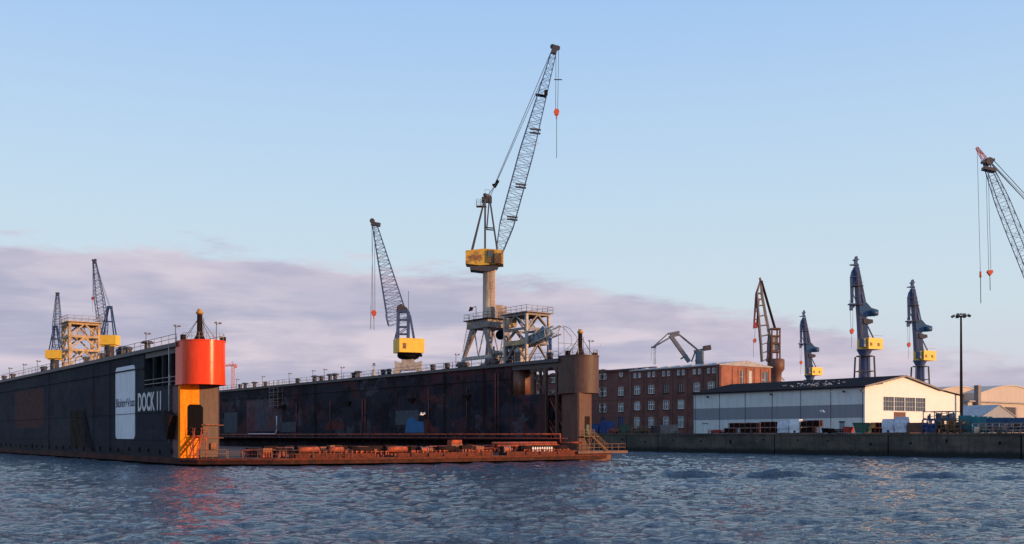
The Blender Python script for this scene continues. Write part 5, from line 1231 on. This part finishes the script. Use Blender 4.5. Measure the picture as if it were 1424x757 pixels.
# ================================================================== FLOODLIGHT MAST
Ym = 230; r = thing('floodlight_mast', 'tall dark floodlight mast with a ring of lamps behind the shed', 'lamp mast', ((1337-CX)/F*Ym, Ym, QZ))
ht = CH+(HZ-441)/F*Ym-QZ
m = MB(); m.tube((0, 0, 0), (-.1, 0, ht), .38, .2, 14); m.build('pole', 'rust_dark', r)
m = MB(); m.lathe((-.1, 0, ht), [(1.2, 0), (1.3, .1), (1.2, .2)], 16); m.bar((-1.4, 0, ht+.5), (1.2, 0, ht+.5), .1); m.build('lamp_ring', 'dark_steel', r)
for i in range(8):
    t = 2*math.pi*i/8; c = Vector((-.1+1.7*math.cos(t), 1.7*math.sin(t), ht+.25)); mt = Matrix.Translation(c) @ Matrix.Rotation(t, 4, 'Z') @ Matrix.Rotation(.5, 4, 'Y')
    m = MB(); m.box(-.2, .45, -.32, .32, -.12, .22, mt); m.build('lamp', 'dark_steel', r)
for i in range(3): m = MB(); m.cbox((-.8+i*.75, 0, ht+.65), (.45, .4, .35)); m.build('top_lamp', 'dark_steel', r)

# ================================================================== HANGARS, TENT
def hangar(name, x0, Y0, width, wallh, rise, length, label, mat, cat='hangar', roofm='roof_dark'):
    a0, b0 = ab(x0, Y0); r = thing(name, label, cat, tuple(L(a0, b0, QZ)), ROT)
    arc = [(width*i/14, wallh+rise*math.sin(math.pi*i/14)) for i in range(15)]
    m = MB(); m.prism_xz([(0, 0), (width, 0)]+arc[::-1], 0, .4); m.box(0, .4, .41, length, 0, wallh); m.box(width-.4, width, .41, length, 0, wallh); m.build('wall', mat, r)
    m = MB()
    for p, q2 in zip(arc, arc[1:]): m.prism_xz([p, q2, (q2[0], q2[1]+.35), (p[0], p[1]+.35)], -.3, length)
    m.build('roof', roofm, r); return r
def px2z(y, Y): return CH+(HZ-y)/F*Y-QZ
h1 = hangar('hangar', 1300, 330, 34, px2z(546, 330), 2.2, 60, 'pinkish hangar with low arched roof right behind the shed', 'salmon', roofm='salmon')
h2 = hangar('hangar', 1362, 335, 44, px2z(548, 335), 3.2, 60, 'wide pinkish hangar with arched roof at the right edge', 'salmon', roofm='salmon')
m = MB(); m.lathe((6, 8, px2z(540, 330)), [(.9, 0), (.9, .6), (.6, 1.0)], 12); m.build('roof_vent', 'black', h2)
a0, b0 = ab(1346, 300); r = thing('workshop', 'low flat roofed pink workshop with big doors in front of the hangars', 'workshop', tuple(L(a0, b0, QZ)), ROT)
hh = px2z(559, 300); m = MB(); m.box(0, 45, 0, .4, 0, hh); m.box(0, .4, .41, 14, 0, hh); m.build('wall', 'salmon', r)
m = MB(); m.box(-.6, 45.6, -.8, 15, hh+.002, hh+.4); m.build('roof', 'roof_pale', r)
for i in range(4): m = MB(); m.box(1+i*9.5, 9.6+i*9.5, -.14, -.003, 0, hh-1.2); m.build('door', 'patch_grey' if i % 2 == 0 else 'salmon', r)
m = MB(); m.box(3.2, 4.8, -1.5, -.15, 0, hh+5.0); m.build('chimney', 'grey_steel', r)
a0, b0 = ab(1364, 245); r = thing('storage_tent', 'grey storage tent with pale roof at the right edge', 'tent', tuple(L(a0, b0, QZ)), ROT)
wt = 18; th = px2z(582, 245); rt = px2z(564, 248)
m = MB(); m.prism_xz([(0, 0), (wt, 0), (wt, th), (wt/2, rt), (0, th)], 0, .2); m.prism_xz([(0, 0), (.2, 0), (.2, th), (0, th)], .21, 20); m.build('gable_sheet', 'tent', r)
m = MB(); m.prism_xz([(-.3, th), (wt/2, rt+.05), (wt/2, rt+.25), (-.3, th+.2)], -.2, 20); m.prism_xz([(wt/2+.002, rt+.05), (wt+.3, th), (wt+.3, th+.2), (wt/2+.002, rt+.25)], -.2, 20); m.build('roof_sheet', 'roof_pale', r)

# ================================================================== QUAY CLUTTER
QK = 127.0
def qspan(x0, x1, a=QK): b0, b1 = bat(a, x0), bat(a, x1); return (b0+b1)/2, abs(b0-b1)
def cage(x0, x1, y, label, mat, grp=None, a=QK):
    b, w_ = qspan(x0, x1, a); hgt = zat(a, b, y)-QZ; r = thing('mesh_cage', label, 'cage', tuple(L(a, b, QZ)), ROT, grp)
    f_ = MB(); i_ = MB(); n_ = max(2, int(w_/1.3))
    for k in range(n_+1):
        yy = -w_/2+w_*k/n_
        for xx in (0, 1.2): f_.bar((xx, yy, 0), (xx, yy, hgt), .09)
    for z in (.1, hgt/2, hgt):
        for xx in (0, 1.2): f_.bar((xx, -w_/2, z), (xx, w_/2, z), .09)
    f_.build('frame', mat, r)
    for k in range(int(w_/.28)): yy = -w_/2+.28*k; i_.bar((.04, yy, .1), (.04, yy, hgt), .04)
    for k in range(int(hgt/.28)): i_.bar((.03, -w_/2, .28*k), (.03, w_/2, .28*k), .04)
    i_.build('mesh', 'rust_dark', r)
    c_ = MB()
    for k in range(n_):
        for q_ in range(2):
            if R.random() < .9: yy = -w_/2+w_*(k+.5)/n_; c_.box(.15, 1.1, yy-w_/n_*.42, yy+w_/n_*.42, .12+q_*hgt/2, .12+q_*hgt/2+hgt*R.uniform(.40, .47))
    c_.build_each('contents', 'rust_dark', r)
cage(1013, 1052, 588.5, 'long rusty mesh cage in front of the shed, left of the others', 'rust_red')
cage(1056.5, 1078.5, 587, 'square rusty mesh cage left of the white wrapped crates', 'rust_red')
cage(1112.5, 1139.5, 585, 'tallest rusty mesh cage right of the white wrapped crates', 'rust_red')
cage(1211, 1223, 588, 'orange brown mesh cage left of the pale tarpaulin heaps', 'rust_orange')
def wrapped(x0, x1, y, label, a=QK, mat='tarp'):
    b, w_ = qspan(x0, x1, a); hgt = zat(a, b, y)-QZ; r = thing('wrapped_crate', label, 'wrapped crate', tuple(L(a, b, QZ)), ROT)
    m = MB(); n_ = 10; rings = []
    vs = []; fs = []
    for zi in range(6):
        z = .15+(hgt-.15)*zi/5; ins = .05*math.sin(zi*1.9)+(.12 if zi == 5 else 0)
        for i in range(20):
            t = 2*math.pi*i/20; cx_ = math.copysign(abs(math.cos(t))**.3, math.cos(t)); cy_ = math.copysign(abs(math.sin(t))**.3, math.sin(t))
            vs.append((.8+cx_*(.75-ins)+R.uniform(-.03, .03), cy_*(w_/2-ins)+R.uniform(-.04, .04), z+R.uniform(-.03, .03)))
    for zi in range(5):
        for i in range(20): fs.append((zi*20+i, zi*20+(i+1) % 20, zi*20+20+(i+1) % 20, zi*20+20+i))
    fs.append(tuple(range(100, 120))); m.add(vs, fs); m.build('cover', mat, r)
    m = MB()
    for k in (-.4, 0, .4): m.box(.1, 1.5, k*w_-.12, k*w_+.12, 0, .14)
    m.build('pallet', 'timber', r)
wrapped(1079.5, 1095.5, 586, 'lilac white wrapped crate between two rusty mesh cages'); wrapped(1096.5, 1111.5, 583.5, 'brightest white wrapped crate beside the tallest rusty cage', mat='white')
wrapped(1225, 1242, 583, 'pale tarpaulin heap before the shed gable, left of two', mat='tarp'); wrapped(1242.5, 1259.5, 580, 'pale tarpaulin heap before the shed gable, right of two', mat='tarp')
def skip(x0, x1, y, label, mat, a=QK, cat='skip', name='skip_container'):
    b, w_ = qspan(x0, x1, a); hgt = zat(a, b, y)-QZ; r = thing(name, label, cat, tuple(L(a, b, QZ)), ROT)
    m = MB(); m.prism_yz([(-w_/2+.2*w_, 0.1), (w_/2-.2*w_, .1), (w_/2, hgt), (-w_/2, hgt)], 0, 1.8); m.build('tub', mat, r)
    m = MB(); m.bar((-.04, -w_/2, hgt), (-.04, w_/2, hgt), .12)
    for k in (-.3, -.1, .1, .3): m.bar((-.03, k*w_, .1), (-.03, k*w_*1.3, hgt-.1), .1)
    m.build('rim', mat, r)
skip(1172, 1181, 594, 'small red skip by the shed side door', 'red_paint'); skip(1185.5, 1209, 588.5, 'green skip at the near corner of the shed', 'green')
skip(1142, 1153, 596, 'low dark skip beside the tallest rusty cage', 'black'); skip(822, 833, 590, 'blue skip on the quay just right of the brown tower', 'blue_paint')
skip(861, 872, 591, 'green skip on the quay before the arched doorway', 'green'); skip(1007, 1013, 596, 'tiny dark skip at the left end of the mesh cages', 'black')
def crate(x0, x1, y, label, mat, a=QK, name='shipping_box', cat='container'):
    b, w_ = qspan(x0, x1, a); hgt = zat(a, b, y)-QZ; r = thing(name, label, cat, tuple(L(a, b, QZ)), ROT)
    m = MB(); m.box(0, 2.2, -w_/2, w_/2, .12, hgt); m.build('body', mat, r)
    m = MB(); k = int(w_/.3)
    for i in range(k): yy = -w_/2+.1+i*(w_-.2)/max(1, k); m.box(-.05, -.003, yy, yy+.13, .3, hgt-.15)
    m.build('corrugation', mat, r)
    m = MB()
    for yy in (-w_/2, w_/2-.15): m.box(-.08, .1, yy, yy+.15, 0, hgt+.03)
    m.build_each('corner_post', mat, r)
crate(834, 846, 586, 'dark blue container on the quay behind the blue skip', 'blue_paint'); crate(918, 934, 591, 'grey container on the quay before the brick building', 'grey_steel')
crate(905, 917, 592.5, 'dark container on the quay, left of the grey one', 'dark_steel'); crate(1333, 1350, 578, 'teal container just right of the yellow frame', 'teal_paint', 131)
crate(1351, 1372, 579.5, 'teal container in the middle of three at the right', 'teal_paint', 131); crate(1373, 1398, 581, 'blue container third from the yellow frame', 'crane_teal', 131); crate(1399, 1440, 581, 'blue grey container at the right edge', 'crane_teal', 131)
crate(1262, 1282, 588, 'brown box container right of the tarpaulin heaps', 'brown_plinth')
# yellow frame rack, blue machine
def rack(x0, x1, y, label, mat, a, levels, name, cat, dp=2.5):
    b, w_ = qspan(x0, x1, a); hgt = zat(a, b, y)-QZ; r = thing(name, label, cat, tuple(L(a, b, QZ)), ROT)
    m = MB(); n_ = max(3, int(w_/1.1))
    for k in range(n_+1):
        yy = -w_/2+w_*k/n_
        for xx in (0, dp): m.bar((xx, yy, 0), (xx, yy+R.uniform(-.1, .1), hgt*R.uniform(.85, 1)), .13)
    m.build_each('post', mat, r); m = MB()
    for j in range(levels):
        z = hgt*(j+1)/levels*.95
        for xx in (0, dp): m.bar((xx, -w_/2, z), (xx, w_/2, z), .15)
        m.bar((0, -w_/2, z), (0, w_/2, z-hgt/levels*.9), .09)
    m.build('beam', mat, r); m = MB()
    for k in range(int(w_*2.6)):
        yy = R.uniform(-w_/2, w_/2-.6); z = R.choice([.1, .1, hgt*.35, hgt*.55]); m.box(R.uniform(.1, dp*.4), R.uniform(dp*.5, dp*.9), yy, yy+R.uniform(.3, .9), z, z+R.uniform(.2, .38)*hgt)
        if k % 3 == 2: m.build_each('load', R.choice(['dark_steel', 'rust_dark', mat, 'rust_tower', 'grey_steel']), r); m = MB()
rack(1300, 1336, 584, 'yellow steel frames stacked on the quay edge near the floodlight mast', 'yellow_dull', 127, 3, 'steel_rack', 'rack')
rack(1284, 1325, 571, 'dark blue green framework behind the yellow frames', 'crane_teal', 129.5, 3, 'steel_rack', 'rack')
rack(1283, 1301, 583, 'blue machine frame in front of the shed corner, left of the yellow frames', 'blue_paint', 126.6, 3, 'steel_rack', 'rack', 1.5)
rack(873, 902, 593, 'low yellow barrier frame on the quay before the brick building', 'yellow_dull', 126, 2, 'barrier_frame', 'barrier', .8)
rack(1352, 1440, 588, 'long grey blue pipe rack along the quay at the right edge', 'grey_steel', 126.5, 3, 'pipe_rack', 'rack', 1.8)
rack(1152, 1172, 597, 'low dark pile of scrap frames beside the small red skip', 'rust_dark', 127, 2, 'scrap_rack', 'scrap')
rack(985, 1006, 598, 'low heap of red and orange scrap on the quay by the shed corner', 'red_paint', 127, 2, 'scrap_rack', 'scrap')
rack(846, 860, 596, 'low rusty frame between blue container and green skip', 'rust_orange', 126.5, 2, 'scrap_rack', 'scrap')
r = thing('drum_tank', 'white cylindrical tank standing before the pipe rack', 'tank', tuple(L(125.6, bat(125.6, 1358.5), QZ)))
m = MB(); m.lathe((0, 0, 0), [(.42, 0), (.45, .1), (.45, .9), (.4, 1.0), (.15, 1.05)], 18); m.build('shell', 'cream', r); m = MB(); m.lathe((0, 0, .3), [(.47, 0), (.47, .06)], 18); m.lathe((0, 0, .65), [(.47, 0), (.47, .06)], 18); m.build('hoop', 'pale_steel', r)
qb = None
for x in (835, 888, 940, 990, 1045, 1105, 1165, 1235, 1300, 1390):
    loc = L(125, bat(125, x), QZ+.02)
    if qb is None:
        qb = thing('quay_bollard', 'small dark mooring bollard at the edge of the concrete quay', 'bollard', tuple(loc), 0, 'mooring bollards along the quay edge')
        m = MB(); m.lathe((0, 0, 0), [(.3, 0), (.22, .1), (.2, .35), (.32, .45), (.3, .55), (.1, .6)], 14); m.build('post', 'dark_steel', qb); m = MB(); m.box(-.4, .4, -.4, .4, 0, .05); m.build('base_plate', 'rust_dark', qb)
    else: copy_tree(qb, loc)

# ================================================================== SKY, SUN, CAMERA
SUN_EL = 9.0; sdir = Vector((.90, -.436, 0)).normalized()
az = math.atan2(sdir.x, sdir.y)
W = bpy.data.worlds.new('World'); SC.world = W; W.use_nodes = True; nt = W.node_tree; nt.nodes.clear()
out = N(nt, 'ShaderNodeOutputWorld'); bg = N(nt, 'ShaderNodeBackground'); bg.inputs[1].default_value = 1.0
sky = N(nt, 'ShaderNodeTexSky', sky_type='NISHITA', sun_disc=False); sky.sun_elevation = math.radians(SUN_EL); sky.sun_rotation = az; sky.air_density = 1; sky.dust_density = .6; sky.ozone_density = 2
sky_s = N(nt, 'ShaderNodeVectorMath', operation='SCALE'); nt.links.new(sky.outputs[0], sky_s.inputs[0]); sky_s.inputs['Scale'].default_value = .10
tc = N(nt, 'ShaderNodeTexCoord'); sx = N(nt, 'ShaderNodeSeparateXYZ'); nt.links.new(tc.outputs['Generated'], sx.inputs[0])
def mth(op, a, b=None, c=None, clamp=False):
    n = N(nt, 'ShaderNodeMath', operation=op); n.use_clamp = clamp
    for i, v in enumerate((a, b, c)):
        if v is None: continue
        if isinstance(v, (int, float)): n.inputs[i].default_value = v
        else: nt.links.new(v, n.inputs[i])
    return n.outputs[0]
hor = mth('SQRT', mth('ADD', mth('MULTIPLY', sx.outputs[0], sx.outputs[0]), mth('MULTIPLY', sx.outputs[1], sx.outputs[1])))
el = mth('DIVIDE', sx.outputs[2], mth('MAXIMUM', hor, .001)); azn = mth('ARCTAN2', sx.outputs[0], sx.outputs[1])
def ramp(fac, stops, interp='LINEAR'):
    r = N(nt, 'ShaderNodeValToRGB'); r.color_ramp.interpolation = interp; e = r.color_ramp.elements
    while len(e) < len(stops): e.new(.5)
    for i, (p, c) in enumerate(stops): e[i].position = p; e[i].color = (*c, 1) if len(c) == 3 else c
    nt.links.new(fac, r.inputs[0]); return r.outputs[0]
def s2l(r, g, b): return tuple(((c/255)/12.92 if c/255 < .04045 else ((c/255+.055)/1.055)**2.4) for c in (r, g, b))
grad = ramp(mth('MULTIPLY', el, 2.0, clamp=True), [(0, s2l(206, 200, 214)), (.10, s2l(214, 214, 226)), (.25, s2l(210, 226, 236)), (.42, s2l(202, 225, 242)), (.62, s2l(188, 217, 246)), (.86, s2l(168, 205, 248)), (1, s2l(150, 192, 242))])
def mixc(f, a, b, mode='MIX'):
    mm = N(nt, 'ShaderNodeMix', data_type='RGBA', blend_type=mode)
    if isinstance(f, (int, float)): mm.inputs[0].default_value = f
    else: nt.links.new(f, mm.inputs[0])
    for s_, c in ((6, a), (7, b)):
        if isinstance(c, tuple): mm.inputs[s_].default_value = (*c, 1)
        else: nt.links.new(c, mm.inputs[s_])
    return mm.outputs[2]
base = mixc(.08, grad, sky_s.outputs[0])
# cloud bank: upper edge as a function of azimuth
fc = N(nt, 'ShaderNodeFloatCurve'); cv = fc.mapping.curves[0]
pts = [(0, .30), (.30, .55), (.40, .78), (.45, .80), (.48, .765), (.5, .70), (.52, .62), (.538, .50), (.553, .40), (.57, .33), (.65, .30), (1, .30)]
cv.points[0].location = pts[0]; cv.points[1].location = pts[-1]
for p in pts[1:-1]: cv.points.new(*p)
fc.mapping.update(); nt.links.new(mth('ADD', mth('DIVIDE', azn, 2*math.pi), .5), fc.inputs['Value'])
edge = mth('MULTIPLY', fc.outputs[0], .225)
def skynoise(kx, ky, scale, det, off=0, rough=.55):
    cb = N(nt, 'ShaderNodeCombineXYZ'); nt.links.new(mth('MULTIPLY', azn, kx), cb.inputs[0]); nt.links.new(mth('MULTIPLY', el, ky), cb.inputs[1]); cb.inputs[2].default_value = off
    n = N(nt, 'ShaderNodeTexNoise'); n.inputs['Scale'].default_value = scale; n.inputs['Detail'].default_value = det; n.inputs['Roughness'].default_value = rough; nt.links.new(cb.outputs[0], n.inputs[0]); return n.outputs['Fac']
nA = skynoise(3.5, 16, 1.7, 9, 1, .62); nB = skynoise(2.0, 30, 1.2, 7, 5); nC = skynoise(5, 22, 2.0, 6, 9)
d_ = mth('SUBTRACT', mth('ADD', edge, mth('MULTIPLY', mth('SUBTRACT', nA, .5), .085)), el)
cl = N(nt, 'ShaderNodeMapRange'); cl.interpolation_type = 'SMOOTHSTEP'; cl.inputs[1].default_value = -.004; cl.inputs[2].default_value = .013; nt.links.new(d_, cl.inputs[0])
dep = N(nt, 'ShaderNodeMapRange'); dep.inputs[1].default_value = .0; dep.inputs[2].default_value = .05; nt.links.new(d_, dep.inputs[0])
ccol = mixc(dep.outputs[0], s2l(218, 204, 216), s2l(172, 172, 197))
# pale gaps in lower bands
gap = N(nt, 'ShaderNodeMapRange'); gap.inputs[1].default_value = .47; gap.inputs[2].default_value = .58; nt.links.new(nB, gap.inputs[0])
low = N(nt, 'ShaderNodeMapRange'); low.inputs[1].default_value = .15; low.inputs[2].default_value = .09; nt.links.new(el, low.inputs[0])
ccol = mixc(mth('MULTIPLY', gap.outputs[0], low.outputs[0]), ccol, s2l(224, 210, 220))
ccol = mixc(mth('MULTIPLY', nC, .4), ccol, s2l(196, 182, 204))
nD = skynoise(7, 24, 1.5, 8, 21, .55)
lump = N(nt, 'ShaderNodeMapRange'); lump.inputs[1].default_value = .42; lump.inputs[2].default_value = .62; nt.links.new(nD, lump.inputs[0])
ccol = mixc(mth('MULTIPLY', lump.outputs[0], .55), ccol, s2l(158, 158, 186))
nE = skynoise(5, 22, 1.5, 7, 33, .52)
lump2 = N(nt, 'ShaderNodeMapRange'); lump2.inputs[1].default_value = .52; lump2.inputs[2].default_value = .66; nt.links.new(nE, lump2.inputs[0])
ccol = mixc(mth('MULTIPLY', lump2.outputs[0], .5), ccol, s2l(226, 212, 220))
amt = mth('MULTIPLY', cl.outputs[0], .86)
lowfade = N(nt, 'ShaderNodeMapRange'); lowfade.inputs[1].default_value = .0; lowfade.inputs[2].default_value = .07; lowfade.inputs[3].default_value = .55; nt.links.new(el, lowfade.inputs[0])
final = mixc(mth('MULTIPLY', amt, lowfade.outputs[0]), base, ccol)
nt.links.new(final, bg.inputs[0]); nt.links.new(bg.outputs[0], out.inputs[0])

sl = bpy.data.lights.new('sun', 'SUN'); sl.energy = 4.7; sl.angle = math.radians(.6); sl.color = (1, .56, .26)
so = bpy.data.objects.new('sun', sl); COL.objects.link(so)
sv = Vector((sdir.x*math.cos(math.radians(SUN_EL)), sdir.y*math.cos(math.radians(SUN_EL)), math.sin(math.radians(SUN_EL))))
so.rotation_euler = sv.to_track_quat('Z', 'Y').to_euler()
cam = bpy.data.cameras.new('camera'); cam.sensor_width = 36; cam.lens = 36*F/1424; cam.shift_y = (HZ-378.5)/1424; cam.clip_end = 20000; cam.clip_start = .5
co = bpy.data.objects.new('camera', cam); COL.objects.link(co); co.location = (0, 0, CH); co.rotation_euler = (math.pi/2, 0, 0); SC.camera = co
SC.view_settings.view_transform = 'Standard'; SC.view_settings.look = 'None'; SC.view_settings.exposure = 0
